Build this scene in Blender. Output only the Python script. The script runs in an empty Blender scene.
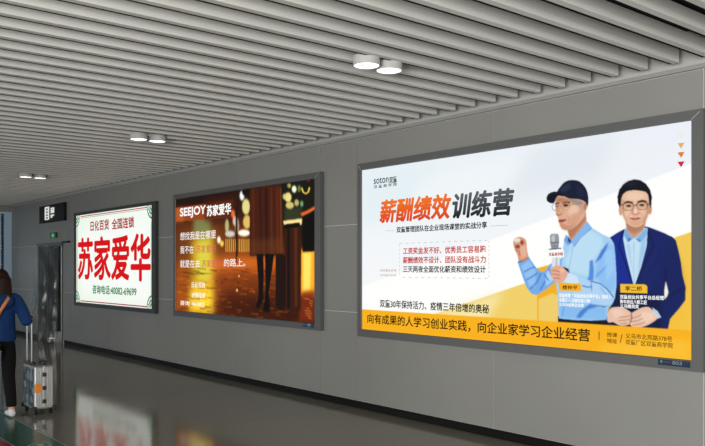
import bpy, bmesh, math, random
import numpy as np
from mathutils import Vector, Matrix
random.seed(7); np.random.seed(7)
S = bpy.context.scene
C = S.collection
F = 775.0; CX = 352.5; HY = 268.0; EYE = 1.59
YAW = math.atan(0.821)
SN, CN = math.sin(YAW), math.cos(YAW)
WX = 5.622                                   # plane of the billboard wall
def P(px, py, X=WX):
    """survey helper: a point measured on the wall plane x = X -> (Y, Z) in metres"""
    u = (px - CX) / F
    t = X / (SN + CN * u)
    return t * (CN - SN * u), EYE + (HY - py) / F * t
def PY(px, X=WX): return P(px, HY, X)[0]

# ------------------------------------------------------------------ materials
def lin(c):
    c = c / 255.0
    return c / 12.92 if c <= 0.04045 else ((c + 0.055) / 1.055) ** 2.4
def rgb(r, g, b): return (lin(r), lin(g), lin(b), 1.0)
def mat(name, col, rough=0.5, metal=0.0, spec=0.5, noise=None, bump=None, coat=0.0):
    m = bpy.data.materials.new(name); m.use_nodes = True
    n = m.node_tree; b = n.nodes['Principled BSDF']
    b.inputs['Base Color'].default_value = col
    b.inputs['Roughness'].default_value = rough
    b.inputs['Metallic'].default_value = metal
    b.inputs['Specular IOR Level'].default_value = spec
    b.inputs['Coat Weight'].default_value = coat
    if noise or bump:
        tc = n.nodes.new('ShaderNodeTexCoord')
    if noise:
        sc, amt = noise
        t = n.nodes.new('ShaderNodeTexNoise'); t.inputs['Scale'].default_value = sc; t.inputs['Detail'].default_value = 6
        n.links.new(tc.outputs['Object'], t.inputs['Vector'])
        r = n.nodes.new('ShaderNodeValToRGB')
        r.color_ramp.elements[0].position = 0.3; r.color_ramp.elements[1].position = 0.7
        r.color_ramp.elements[0].color = tuple(c * (1 - amt) for c in col[:3]) + (1,)
        r.color_ramp.elements[1].color = tuple(min(1, c * (1 + amt)) for c in col[:3]) + (1,)
        n.links.new(t.outputs['Fac'], r.inputs['Fac']); n.links.new(r.outputs['Color'], b.inputs['Base Color'])
    if bump:
        sc, st = bump
        t = n.nodes.new('ShaderNodeTexNoise'); t.inputs['Scale'].default_value = sc; t.inputs['Detail'].default_value = 4
        n.links.new(tc.outputs['Object'], t.inputs['Vector'])
        bp = n.nodes.new('ShaderNodeBump'); bp.inputs['Strength'].default_value = st; bp.inputs['Distance'].default_value = 0.01
        n.links.new(t.outputs['Fac'], bp.inputs['Height']); n.links.new(bp.outputs['Normal'], b.inputs['Normal'])
    return m
def emis(name, col, st):
    m = bpy.data.materials.new(name); m.use_nodes = True
    b = m.node_tree.nodes['Principled BSDF']
    b.inputs['Base Color'].default_value = (0.02, 0.02, 0.02, 1); b.inputs['Roughness'].default_value = 0.4
    b.inputs['Emission Color'].default_value = col; b.inputs['Emission Strength'].default_value = st
    return m
def print_mat(name, st):
    m = bpy.data.materials.new(name); m.use_nodes = True
    n = m.node_tree; b = n.nodes['Principled BSDF']
    b.inputs['Base Color'].default_value = (0.004, 0.004, 0.004, 1); b.inputs['Roughness'].default_value = 0.5
    b.inputs['Specular IOR Level'].default_value = 0.06
    a = n.nodes.new('ShaderNodeAttribute'); a.attribute_name = 'print'
    n.links.new(a.outputs['Color'], b.inputs['Emission Color']); b.inputs['Emission Strength'].default_value = st
    return m
M = {}
M['wall'] = mat('grey_metal_panel', rgb(140, 140, 136), 0.42, 0, 0.4, noise=(1.3, 0.03))
M['joint'] = mat('panel_joint', rgb(225, 225, 222), 0.5)
M['slat'] = mat('ceiling_slat_paint', rgb(205, 205, 200), 0.5, 0, 0.35, noise=(2.0, 0.025))
M['plenum'] = mat('black_plenum', rgb(10, 10, 10), 0.9, 0, 0.1)
M['white_paint'] = mat('white_panel_paint', rgb(180, 180, 176), 0.6)
M['trim'] = mat('grey_trim', rgb(150, 150, 147), 0.45)
M['base'] = mat('black_baseboard', rgb(7, 7, 6), 0.5, 0, 0.2)
M['frame'] = mat('grey_lightbox_frame', rgb(97, 98, 98), 0.45, 0.2)
M['frame_dark'] = mat('dark_lightbox_frame', rgb(62, 65, 60), 0.45, 0.2)
M['edge'] = mat('frame_bevel_light', rgb(175, 175, 172), 0.4, 0.3)
M['black'] = mat('black_plastic', rgb(18, 18, 19), 0.45)
M['sign_black'] = mat('sign_black', rgb(8, 8, 8), 0.5, 0, 0.15)
M['navy'] = mat('navy_plaque', rgb(10, 32, 56), 0.4)
M['plaque_text'] = mat('plaque_text', rgb(150, 170, 190), 0.5)
M['lamp'] = emis('lamp_lens', (1, 0.98, 0.94, 1), 2.2)
M['lamp_core'] = mat('lamp_reflector', rgb(140, 140, 140), 0.3, 0.6)
M['housing'] = mat('lamp_housing', rgb(185, 185, 182), 0.4)
M['green_film'] = mat('green_floor_film', rgb(10, 78, 52), 0.25, noise=(6, 0.1))
M['red_film'] = mat('red_floor_film', rgb(150, 28, 34), 0.25, noise=(6, 0.1))
M['white_film'] = mat('white_floor_film', rgb(150, 158, 150), 0.3)
M['chrome'] = mat('brushed_steel', rgb(175, 175, 175), 0.28, 0.9)
M['alu'] = mat('ribbed_aluminium', rgb(168, 168, 166), 0.35, 0.6)
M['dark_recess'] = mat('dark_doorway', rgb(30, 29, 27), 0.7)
M['door_frame'] = mat('door_frame_grey', rgb(74, 74, 72), 0.4, 0.3)
M['denim'] = mat('blue_sweatshirt', rgb(20, 52, 98), 0.85, 0, 0.2, noise=(18, 0.1), bump=(30, 0.3))
M['trousers'] = mat('black_trousers', rgb(14, 14, 17), 0.85, 0, 0.2, bump=(20, 0.3))
M['hair'] = mat('brown_hair', rgb(36, 19, 13), 0.6, 0, 0.25, noise=(40, 0.25))
M['skin'] = mat('skin', rgb(214, 160, 132), 0.55)
M['lip'] = mat('lips', rgb(170, 84, 78), 0.5)
M['eye'] = mat('eye_dark', rgb(25, 20, 18), 0.3)
M['shoe'] = mat('white_shoe', rgb(222, 222, 222), 0.6)
M['strap'] = mat('orange_strap', rgb(205, 130, 72), 0.6)
M['orange_tag'] = mat('orange_label', rgb(240, 140, 30), 0.5)
M['far_frame'] = mat('pale_blue_frame', rgb(188, 216, 236), 0.4)
M['far_frame_dark'] = mat('dark_blue_gasket', rgb(48, 62, 74), 0.5)
M['white_box'] = mat('white_box_card', rgb(200, 200, 192), 0.6)

def floor_mat():
    m = bpy.data.materials.new('polished_terrazzo'); m.use_nodes = True
    n = m.node_tree; b = n.nodes['Principled BSDF']; L = n.links
    tc = n.nodes.new('ShaderNodeTexCoord')
    t = n.nodes.new('ShaderNodeTexNoise'); t.inputs['Scale'].default_value = 70; t.inputs['Detail'].default_value = 5
    t2 = n.nodes.new('ShaderNodeTexNoise'); t2.inputs['Scale'].default_value = 0.9; t2.inputs['Detail'].default_value = 5
    L.new(tc.outputs['Object'], t.inputs['Vector']); L.new(tc.outputs['Object'], t2.inputs['Vector'])
    r = n.nodes.new('ShaderNodeValToRGB')
    r.color_ramp.elements[0].position = 0.3; r.color_ramp.elements[1].position = 0.72
    r.color_ramp.elements[0].color = rgb(112, 110, 97); r.color_ramp.elements[1].color = rgb(140, 137, 122)
    L.new(t.outputs['Fac'], r.inputs['Fac'])
    # slab joints across and along the passage
    br = n.nodes.new('ShaderNodeTexBrick'); br.offset = 0.0
    br.inputs['Color1'].default_value = (1, 1, 1, 1); br.inputs['Color2'].default_value = (1, 1, 1, 1); br.inputs['Mortar'].default_value = (0.55, 0.55, 0.55, 1)
    br.inputs['Scale'].default_value = 1.0; br.inputs['Mortar Size'].default_value = 0.004
    br.inputs['Brick Width'].default_value = 6.0; br.inputs['Row Height'].default_value = 3.0
    mp = n.nodes.new('ShaderNodeMapping'); mp.inputs['Location'].default_value = (0.4, -0.9, 0)
    L.new(tc.outputs['Object'], mp.inputs['Vector']); L.new(mp.outputs['Vector'], br.inputs['Vector'])
    mx = n.nodes.new('ShaderNodeMix'); mx.data_type = 'RGBA'; mx.blend_type = 'MULTIPLY'; mx.inputs['Factor'].default_value = 1
    L.new(r.outputs['Color'], mx.inputs['A']); L.new(br.outputs['Color'], mx.inputs['B'])
    L.new(mx.outputs['Result'], b.inputs['Base Color'])
    rr = n.nodes.new('ShaderNodeMapRange'); rr.inputs['To Min'].default_value = 0.04; rr.inputs['To Max'].default_value = 0.15
    L.new(t2.outputs['Fac'], rr.inputs['Value']); L.new(rr.outputs['Result'], b.inputs['Roughness'])
    bp = n.nodes.new('ShaderNodeBump'); bp.inputs['Strength'].default_value = 0.03; bp.inputs['Distance'].default_value = 0.01
    t3 = n.nodes.new('ShaderNodeTexNoise'); t3.inputs['Scale'].default_value = 6; t3.inputs['Detail'].default_value = 2
    L.new(tc.outputs['Object'], t3.inputs['Vector']); L.new(t3.outputs['Fac'], bp.inputs['Height']); L.new(bp.outputs['Normal'], b.inputs['Normal'])
    b.inputs['Specular IOR Level'].default_value = 0.24
    return m
M['floor'] = floor_mat()
def sheet_mat():
    m = bpy.data.materials.new('clear_plastic_sheet'); m.use_nodes = True
    n = m.node_tree; n.nodes.clear(); L = n.links
    o = n.nodes.new('ShaderNodeOutputMaterial'); tr = n.nodes.new('ShaderNodeBsdfTransparent'); tr.inputs['Color'].default_value = (0.86, 0.86, 0.84, 1)
    g = n.nodes.new('ShaderNodeBsdfGlossy'); g.inputs['Roughness'].default_value = 0.2; g.inputs['Color'].default_value = (0.8, 0.8, 0.78, 1)
    d = n.nodes.new('ShaderNodeBsdfDiffuse'); d.inputs['Color'].default_value = (0.5, 0.5, 0.48, 1)
    m1 = n.nodes.new('ShaderNodeMixShader'); m1.inputs[0].default_value = 0.10
    m2 = n.nodes.new('ShaderNodeMixShader'); m2.inputs[0].default_value = 0.06
    L.new(tr.outputs[0], m1.inputs[1]); L.new(g.outputs[0], m1.inputs[2])
    L.new(m1.outputs[0], m2.inputs[1]); L.new(d.outputs[0], m2.inputs[2]); L.new(m2.outputs[0], o.inputs[0])
    return m
M['sheet'] = sheet_mat()
def glass_mat():
    m = bpy.data.materials.new('tinted_glass'); m.use_nodes = True
    n = m.node_tree; n.nodes.clear(); L = n.links
    o = n.nodes.new('ShaderNodeOutputMaterial'); tr = n.nodes.new('ShaderNodeBsdfTransparent'); tr.inputs['Color'].default_value = (0.62, 0.72, 0.78, 1)
    g = n.nodes.new('ShaderNodeBsdfGlossy'); g.inputs['Roughness'].default_value = 0.05
    m1 = n.nodes.new('ShaderNodeMixShader'); m1.inputs[0].default_value = 0.12
    L.new(tr.outputs[0], m1.inputs[1]); L.new(g.outputs[0], m1.inputs[2]); L.new(m1.outputs[0], o.inputs[0])
    return m
M['glass'] = glass_mat()
def sticker_mat():
    m = bpy.data.materials.new('sticker_collage'); m.use_nodes = True
    n = m.node_tree; b = n.nodes['Principled BSDF']; L = n.links
    tc = n.nodes.new('ShaderNodeTexCoord'); v = n.nodes.new('ShaderNodeTexVoronoi'); v.inputs['Scale'].default_value = 16
    L.new(tc.outputs['Object'], v.inputs['Vector'])
    r = n.nodes.new('ShaderNodeValToRGB'); r.color_ramp.interpolation = 'CONSTANT'
    cols = [(0, rgb(60, 70, 80)), (0.2, rgb(74, 104, 122)), (0.38, rgb(30, 34, 40)), (0.52, rgb(120, 150, 165)), (0.66, rgb(96, 92, 70)), (0.8, rgb(52, 78, 96)), (0.9, rgb(150, 160, 160))]
    e = r.color_ramp.elements
    e[0].position, e[0].color = cols[0]; e[1].position, e[1].color = cols[1]
    for p, c in cols[2:]:
        x = e.new(p); x.color = c
    sp = n.nodes.new('ShaderNodeSeparateColor'); L.new(v.outputs['Color'], sp.inputs[0]); L.new(sp.outputs[0], r.inputs['Fac'])
    L.new(r.outputs['Color'], b.inputs['Base Color']); b.inputs['Roughness'].default_value = 0.35
    return m
M['sticker'] = sticker_mat()

# ------------------------------------------------------------------ mesh helpers
def link(name, me, parent=None, mats=()):
    o = bpy.data.objects.new(name, me); C.objects.link(o)
    for m in mats: me.materials.append(m)
    if parent: o.parent = parent
    return o
def obj(name, bm, m, parent=None, smooth=False):
    me = bpy.data.meshes.new(name); bmesh.ops.recalc_face_normals(bm, faces=bm.faces[:]); bm.to_mesh(me); bm.free()
    if smooth:
        for p in me.polygons: p.use_smooth = True
    return link(name, me, parent, m if isinstance(m, (list, tuple)) else [m])
def box(bm, x0, x1, y0, y1, z0, z1, bev=0.0, mi=0):
    vs = [bm.verts.new((x, y, z)) for x in (x0, x1) for y in (y0, y1) for z in (z0, z1)]
    fs = [bm.faces.new([vs[i] for i in q]) for q in ((0, 1, 3, 2), (4, 6, 7, 5), (0, 4, 5, 1), (2, 3, 7, 6), (0, 2, 6, 4), (1, 5, 7, 3))]
    for f in fs: f.material_index = mi
    if bev > 0:
        es = list({e for f in fs for e in f.edges})
        bmesh.ops.bevel(bm, geom=es, offset=bev, segments=2, profile=0.5, affect='EDGES')
    return bm
def B(*a, **k):
    return box(bmesh.new(), *a, **k)
def cyl(bm, p0, p1, r, seg=20, r2=None):
    p0, p1 = Vector(p0), Vector(p1); d = p1 - p0
    q = Vector((0, 0, 1)).rotation_difference(d.normalized()).to_matrix().to_4x4()
    bmesh.ops.create_cone(bm, cap_ends=True, segments=seg, radius1=r, radius2=r if r2 is None else r2, depth=d.length,
                          matrix=Matrix.Translation((p0 + p1) / 2) @ q)
    return bm
def ell(bm, c, r, seg=24, rot=None):
    m = Matrix.Translation(c)
    if rot is not None: m = m @ rot.to_matrix().to_4x4()
    bmesh.ops.create_uvsphere(bm, u_segments=seg, v_segments=seg // 2, radius=1.0, matrix=m @ Matrix.Diagonal((r[0], r[1], r[2], 1)))
    return bm
def tag(o, label, cat, group=None):
    o['label'] = label; o['category'] = cat
    if group: o['group'] = group
    return o
def struct(o):
    o['kind'] = 'structure'; return o
def thing(name, label, cat, loc=(0, 0, 0), group=None):
    o = bpy.data.objects.new(name, None); C.objects.link(o); o.location = loc; o.empty_display_size = 0.1
    return tag(o, label, cat, group)

# ------------------------------------------------------------------ text helper
FONT_CACHE = {}
def glyphs(txt):
    """outline of a line of text as (verts Nx2 normalised to its ink box, faces)"""
    if txt in FONT_CACHE: return FONT_CACHE[txt]
    cu = bpy.data.curves.new('lettering', 'FONT'); cu.body = txt; cu.resolution_u = 3
    o = bpy.data.objects.new('lettering', cu); C.objects.link(o)
    bpy.context.view_layer.update()
    dg = bpy.context.evaluated_depsgraph_get(); me = bpy.data.meshes.new_from_object(o.evaluated_get(dg))
    v = np.array([p.co[:2] for p in me.vertices]); f = [tuple(p.vertices) for p in me.polygons]
    bpy.data.objects.remove(o); bpy.data.curves.remove(cu); bpy.data.meshes.remove(me)
    lo, hi = v.min(0), v.max(0)
    FONT_CACHE[txt] = ((v - lo) / (hi - lo), f, (hi - lo))
    return FONT_CACHE[txt]
class Ink:
    """flat printed shapes collected into one mesh on a wall-parallel plane x"""
    def __init__(s, X): s.X = X; s.v = []; s.c = []; s.f = []
    def add(s, pts, faces, cols, dx=0.0):
        o = len(s.v)
        s.v += [(s.X - dx, y, z) for y, z in pts]; s.c += cols
        s.f += [tuple(i + o for i in q) for q in faces]
    def poly(s, pxpts, col, dx=0.0):
        pts = [P(x, y, s.X) for x, y in pxpts]
        s.add(pts, [tuple(range(len(pts)))], [col] * len(pts), dx)
    def rect(s, x0, x1, y0, y1, col, dx=0.0):
        """x0..x1 photo columns; y0..y1 measured at x0"""
        Ya, za = P(x0, y0, s.X); _, zb = P(x0, y1, s.X); Yb = PY(x1, s.X)
        s.add([(Ya, za), (Yb, za), (Yb, zb), (Ya, zb)], [(0, 1, 2, 3)], [col] * 4, dx)
    def text(s, txt, x0, x1, y0, y1, col, col2=None, bold=0.0, shear=0.0, dx=0.0012, xm=None):
        """ink box: photo columns x0..x1, rows y0 (top)..y1 (bottom) measured at column xm (default x0)"""
        xm = x0 if xm is None else xm
        _, zt = P(xm, y0, s.X); _, zb = P(xm, y1, s.X); Ya = PY(x0, s.X); Yb = PY(x1, s.X)
        v, f, _ = glyphs(txt); H = zt - zb; W = Ya - Yb - shear * H
        offs = [(0, 0)]
        if bold:
            b = bold * H
            offs += [(b, 0), (-b, 0), (0, b * .8), (0, -b * .8), (b * .7, b * .55), (-b * .7, b * .55), (b * .7, -b * .55), (-b * .7, -b * .55)]
        for (ox, oz) in offs:
            pts = [(Ya - (a * W + shear * b_ * H) - ox, zb + b_ * H + oz) for a, b_ in v]
            if col2 is None: cols = [col] * len(pts)
            else: cols = [tuple(col2[k] + (col[k] - col2[k]) * b_ for k in range(3)) + (1,) for a, b_ in v]
            s.add(pts, f, cols, dx)
    def build(s, name, m, parent):
        me = bpy.data.meshes.new(name); me.from_pydata(s.v, [], s.f)
        a = me.color_attributes.new('print', 'FLOAT_COLOR', 'POINT')
        a.data.foreach_set('color', np.array(s.c, dtype=np.float32).ravel())
        return link(name, me, parent, [m])

# ------------------------------------------------------------------ picture painter (printed artwork of the posters)
class Paint:
    def __init__(s, X, Y0, Y1, z0, z1, res, ss=2):
        s.X, s.Y0, s.z1, s.res, s.ss = X, Y0, z1, res, ss          # Y0 = left edge (largest Y)
        s.W = int(round((Y0 - Y1) / res)) ; s.H = int(round((z1 - z0) / res))
        s.wy = (Y0 - Y1); s.hz = (z1 - z0)
        s.a = np.zeros((s.H * ss, s.W * ss, 3))
        s.kx = s.W * ss / s.wy; s.ky = s.H * ss / s.hz
    def to(s, p):
        Y, z = P(p[0], p[1], s.X); return ((s.Y0 - Y) * s.kx, (s.z1 - z) * s.ky)
    def grad(s, c00, c10, c01, c11):
        u = np.linspace(0, 1, s.W * s.ss)[None, :, None]; v = np.linspace(0, 1, s.H * s.ss)[:, None, None]
        f = lambda c: np.array(c, float)[None, None, :]
        s.a[:] = (f(c00) * (1 - u) + f(c10) * u) * (1 - v) + (f(c01) * (1 - u) + f(c11) * u) * v
    def mask(s, pts, blur=0.0, smooth=False):
        q = [s.to(p) for p in pts]
        if smooth:
            n = len(q); out = []
            for i in range(n):
                p0, p1, p2, p3 = q[i - 1], q[i], q[(i + 1) % n], q[(i + 2) % n]
                for t in (0, .2, .4, .6, .8):
                    out.append(tuple(0.5 * ((2 * p1[k]) + (-p0[k] + p2[k]) * t + (2 * p0[k] - 5 * p1[k] + 4 * p2[k] - p3[k]) * t * t + (-p0[k] + 3 * p1[k] - 3 * p2[k] + p3[k]) * t ** 3) for k in (0, 1)))
            q = out
        q = np.array(q); pad = int(blur * 3) + 2
        x0 = max(0, int(q[:, 0].min()) - pad); x1 = min(s.W * s.ss, int(q[:, 0].max()) + pad + 1)
        y0 = max(0, int(q[:, 1].min()) - pad); y1 = min(s.H * s.ss, int(q[:, 1].max()) + pad + 1)
        if x1 <= x0 or y1 <= y0: return None
        xs = np.arange(x0, x1) + 0.5; ys = np.arange(y0, y1) + 0.5
        m = np.zeros((y1 - y0, x1 - x0), bool)
        for i in range(len(q)):
            ax, ay = q[i]; bx, by = q[(i + 1) % len(q)]
            if ay == by: continue
            rows = (ys >= min(ay, by)) & (ys < max(ay, by))
            if not rows.any(): continue
            xi = ax + (ys[rows] - ay) / (by - ay) * (bx - ax)
            m[rows] ^= xs[None, :] > xi[:, None]
        m = m.astype(float)
        if blur > 0:
            r = int(blur * 3) + 1; k = np.exp(-0.5 * (np.arange(-r, r + 1) / blur) ** 2); k /= k.sum()
            m = np.apply_along_axis(lambda v: np.convolve(v, k, 'same') if len(v) >= len(k) else np.convolve(v, k, 'full')[r:r + len(v)], 0, m)
            m = np.apply_along_axis(lambda v: np.convolve(v, k, 'same') if len(v) >= len(k) else np.convolve(v, k, 'full')[r:r + len(v)], 1, m)
        return m, x0, x1, y0, y1
    def poly(s, pts, col, blur=0.0, al=1.0, smooth=False, col2=None):
        """blur in photo-independent grid cells; col2: colour at the bottom of the shape"""
        r = s.mask(pts, blur * s.ss, smooth)
        if r is None: return
        m, x0, x1, y0, y1 = r; m = (m * al)[:, :, None]
        c = np.array(col, float)[None, None, :]
        if col2 is not None:
            t = np.linspace(0, 1, y1 - y0)[:, None, None]; c = c * (1 - t) + np.array(col2, float)[None, None, :] * t
        s.a[y0:y1, x0:x1] = s.a[y0:y1, x0:x1] * (1 - m) + c * m
    def oval(s, cx, cy, rx, ry, col, blur=0.0, al=1.0, rot=0.0):
        c, d = math.cos(rot), math.sin(rot)
        s.poly([(cx + rx * math.cos(t) * c - ry * math.sin(t) * d, cy + rx * math.cos(t) * d + ry * math.sin(t) * c) for t in np.linspace(0, 2 * math.pi, 20)[:-1]], col, blur, al)
    def line(s, pts, w, col, blur=0.0, al=1.0):
        L, R = [], []
        for i, p in enumerate(pts):
            a = Vector(pts[max(0, i - 1)]); b = Vector(pts[min(len(pts) - 1, i + 1)]); d = (b - a).normalized(); n = Vector((-d.y, d.x)) * w / 2
            L.append((p[0] + n.x, p[1] + n.y)); R.append((p[0] - n.x, p[1] - n.y))
        s.poly(L + R[::-1], col, blur, al)
    def build(s, name, m, parent):
        a = s.a.reshape(s.H, s.ss, s.W, s.ss, 3).mean((1, 3)).clip(0, 255) / 255.0
        a = np.where(a <= 0.04045, a / 12.92, ((a + 0.055) / 1.055) ** 2.4)
        H, W = s.H, s.W
        ys = s.Y0 - (np.arange(W)) / (W - 1) * s.wy; zs = s.z1 - (np.arange(H)) / (H - 1) * s.hz
        v = np.zeros((H, W, 3)); v[..., 0] = s.X; v[..., 1] = ys[None, :]; v[..., 2] = zs[:, None]
        i = np.arange(H * W).reshape(H, W)
        q = np.stack([i[:-1, :-1], i[:-1, 1:], i[1:, 1:], i[1:, :-1]], -1).reshape(-1, 4)
        me = bpy.data.meshes.new(name); n = len(q)
        me.vertices.add(H * W); me.vertices.foreach_set('co', v.ravel())
        me.loops.add(n * 4); me.loops.foreach_set('vertex_index', q.ravel().astype(np.int32))
        me.polygons.add(n); me.polygons.foreach_set('loop_start', np.arange(0, n * 4, 4, dtype=np.int32))
        me.update(calc_edges=True)
        at = me.color_attributes.new('print', 'FLOAT_COLOR', 'POINT')
        at.data.foreach_set('color', np.concatenate([a, np.ones((H, W, 1))], 2).astype(np.float32).ravel())
        return link(name, me, parent, [m])

# ------------------------------------------------------------------ the passage
YB, YF = -9.0, 20.1           # rear and far end
XL = -3.4
TOP = 3.36                    # plenum soffit
SLZ = EYE + 1.515             # underside of the slats
struct(obj('floor', B(XL - .2, WX + .2, YB - .2, YF + .2, -0.12, 0), M['floor']))
# slatted ceiling, one body
bm = bmesh.new()
SP = 0.2485
k0 = math.ceil((YB - 4.63) / SP) + 0; k1 = int((YF - 0.1 - 4.63) / SP)
for k in range(k0, k1 + 1):
    y = 4.63 + k * SP
    box(bm, XL + .02, 5.49, y, y + .050, SLZ, SLZ + .098, mi=0)
    box(bm, XL + .02, 5.485, y + .050, y + .072, SLZ + .0005, SLZ + .096, mi=1)      # black strip along the far edge
box(bm, XL - .2, WX + .2, YB - .2, YF + .2, TOP, TOP + .1, mi=1)
struct(obj('ceiling', bm, [M['slat'], M['plenum']]))
# billboard wall: panels with open joints on a backing
ys = [YB, -7.3, -5.3, -3.3, -2.6, -1.9, .1, .76, 2.773, 4.774, 6.773, 7.455, 9.433, 11.34, 12.0, 13.93, 15.85]
D0, D1 = 16.42, 18.02         # doorway
zr = [0.085, 1.085, 2.087, 3.062]
bm = bmesh.new()
box(bm, WX + .007, WX + .2, YB, D0, 0, TOP, mi=1)
box(bm, WX + .007, WX + .2, D1, YF, 0, TOP, mi=1)
box(bm, WX + .007, WX + .2, D0, D1, 2.12, TOP, mi=1)
g = .003
def panel(y0, y1, z0, z1): box(bm, WX, WX + .012, y0 + g, y1 - g, z0 + g, z1 - g, bev=.003, mi=0)
for a, b_ in zip(ys[:-1], ys[1:]):
    for c, d in zip(zr[:-1], zr[1:]): panel(a, b_, c, d)
for c, d in zip(zr[:-1], zr[1:]):
    panel(15.85, D0, c, d); panel(D1, 19.2, c, d); panel(19.2, YF, c, d)
panel(D0, D1, 2.12, 3.062)
box(bm, WX - .005, WX + .022, YB, YF, 3.094, TOP, mi=2)
struct(obj('wall_right', bm, [M['wall'], M['joint'], M['white_paint']]))
bm = bmesh.new(); box(bm, WX - .03, WX + .02, YB, YF, 3.062, 3.094, bev=.004)
struct(obj('trim_1', bm, M['trim']))
bm = bmesh.new(); box(bm, WX + .004, WX + .02, YB, D0 - .05, 0, .085); box(bm, WX + .004, WX + .02, D1 + .05, YF, 0, .085)
struct(obj('baseboard_right', bm, M['base']))
# unseen left and rear walls; their window openings are added to light the passage
bm = bmesh.new()
zs0, zs1 = 0.9, 2.3
added_wins = [(-8.2, -5.0), (-2.6, 1.0), (1.8, 4.2), (6.0, 9.0), (10.5, 13.5), (15.4, 18.4)]
yy = YB
for a, b_ in added_wins:
    box(bm, XL - .2, XL, yy, a, 0, TOP); box(bm, XL - .2, XL, a, b_, 0, zs0); box(bm, XL - .2, XL, a, b_, zs1, TOP); yy = b_
box(bm, XL - .2, XL, yy, YF, 0, TOP)
struct(obj('wall_left', bm, M['wall']))
for i, (a, b_) in enumerate(added_wins):
    bm = bmesh.new()
    for (p, q, r, s_) in ((a, b_, zs0, zs0 + .05), (a, b_, zs1 - .05, zs1), (a, a + .05, zs0, zs1), (b_ - .05, b_, zs0, zs1), ((a + b_) / 2 - .025, (a + b_) / 2 + .025, zs0, zs1)):
        box(bm, XL - .12, XL - .06, p, q, r, s_)
    w = struct(obj('window_%d' % (i + 2), bm, M['far_frame']))  # frame of an added, unseen opening that holds an area light
bm = bmesh.new(); rb = [(-2.9, 0.0), (0.3, 3.2), (3.5, 5.4)]
box(bm, XL, WX + .2, YB - .2, YB, 0, .3); box(bm, XL, WX + .2, YB - .2, YB, 2.9, TOP)
xx = XL
for a, b_ in rb: box(bm, xx, a, YB - .2, YB, .3, 2.9); xx = b_
box(bm, xx, WX + .2, YB - .2, YB, .3, 2.9)
struct(obj('wall_back', bm, M['wall']))
# far end: header + glazed screen in a pale blue frame
ZH = 2.97
struct(obj('wall_far', B(XL, WX, YF, YF + .18, ZH, TOP), M['wall']))
bm = bmesh.new(); px_ = WX
edges = []
x = WX
while x > XL:
    box(bm, x - .17, x, YF, YF + .12, 0, ZH, bev=.006); edges.append(x - .17); x -= 1.5
box(bm, XL, WX, YF + .01, YF + .11, 0, .08); box(bm, XL, WX, YF + .01, YF + .11, ZH - .05, ZH); box(bm, XL, WX, YF + .02, YF + .10, 2.1, 2.16)
w1 = struct(obj('window_1', bm, M['far_frame']))
bm = bmesh.new()
for e in edges: box(bm, e - .05, e, YF + .02, YF + .1, .08, ZH - .05)
obj('gasket', bm, M['far_frame_dark'], w1)
obj('pane', B(XL, WX - .17, YF + .05, YF + .06, .08, ZH - .05), M['glass'], w1)
# floor films
def strip(name, x0, x1, m):
    return struct(obj(name, B(x0, x1, -3.0, 15.0, .0, .0012), m))
GX0, GX1 = 2.06, 2.415
strip('floor_marking', GX0, GX1, M['green_film'])
strip('floor_marking', 1.3, GX0 - .012, M['red_film'])
struct(obj('floor_marking', B(GX1, GX1 + .012, -3, 15, 0, .0012), M['white_film']))
struct(obj('floor_marking', B(GX0 - .012, GX0, -3, 15, 0, .0012), M['white_film']))
# round white mark on the green film
bm = bmesh.new()
n = 40
ri = [[bm.verts.new((2.24 + r * math.cos(2 * math.pi * i / n), 7.14 + r * math.sin(2 * math.pi * i / n), .0018)) for i in range(n)] for r in (.085, .10)]
for i in range(n): bm.faces.new((ri[0][i], ri[1][i], ri[1][(i + 1) % n], ri[0][(i + 1) % n]))
for pts in (((-.02, -.05), (.02, -.05), (.02, .01), (-.02, .01)), ((-.05, .01), (.05, .01), (0, .06))):
    bm.faces.new([bm.verts.new((2.24 + a, 7.14 + b_, .0018)) for a, b_ in pts])
struct(obj('floor_marking', bm, M['white_film']))

# ------------------------------------------------------------------ doorway with plastic sheet
dr = bpy.data.objects.new('door_1', None); C.objects.link(dr); dr.location = (WX, (D0 + D1) / 2, 0); dr['kind'] = 'structure'
def dchild(name, bm, m): 
    o = obj(name, bm, m); o.parent = dr; o.matrix_parent_inverse = Matrix.Translation(-dr.location); return o
bm = bmesh.new()
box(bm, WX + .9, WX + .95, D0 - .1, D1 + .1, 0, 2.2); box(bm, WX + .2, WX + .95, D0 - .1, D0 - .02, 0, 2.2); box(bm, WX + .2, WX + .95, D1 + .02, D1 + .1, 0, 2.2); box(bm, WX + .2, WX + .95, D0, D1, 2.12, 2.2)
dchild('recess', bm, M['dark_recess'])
for a in (D0, D1 - .06): dchild('jamb', B(WX - .02, WX + .18, a, a + .06, 0, 2.06, bev=.003), M['door_frame'])
bm = bmesh.new(); box(bm, WX - .04, WX + .18, D0 - .02, D1 + .02, 2.06, 2.14, bev=.004)
dchild('lintel', bm, M['door_frame'])
dchild('header_rail', B(WX - .05, WX, 15.98, D0 - .02, 2.11, 2.15, bev=.003), M['black'])
dchild('steel_edge', B(WX - .035, WX - .02, D0 + .005, D0 + .03, 0, 2.05), M['chrome'])
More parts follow.
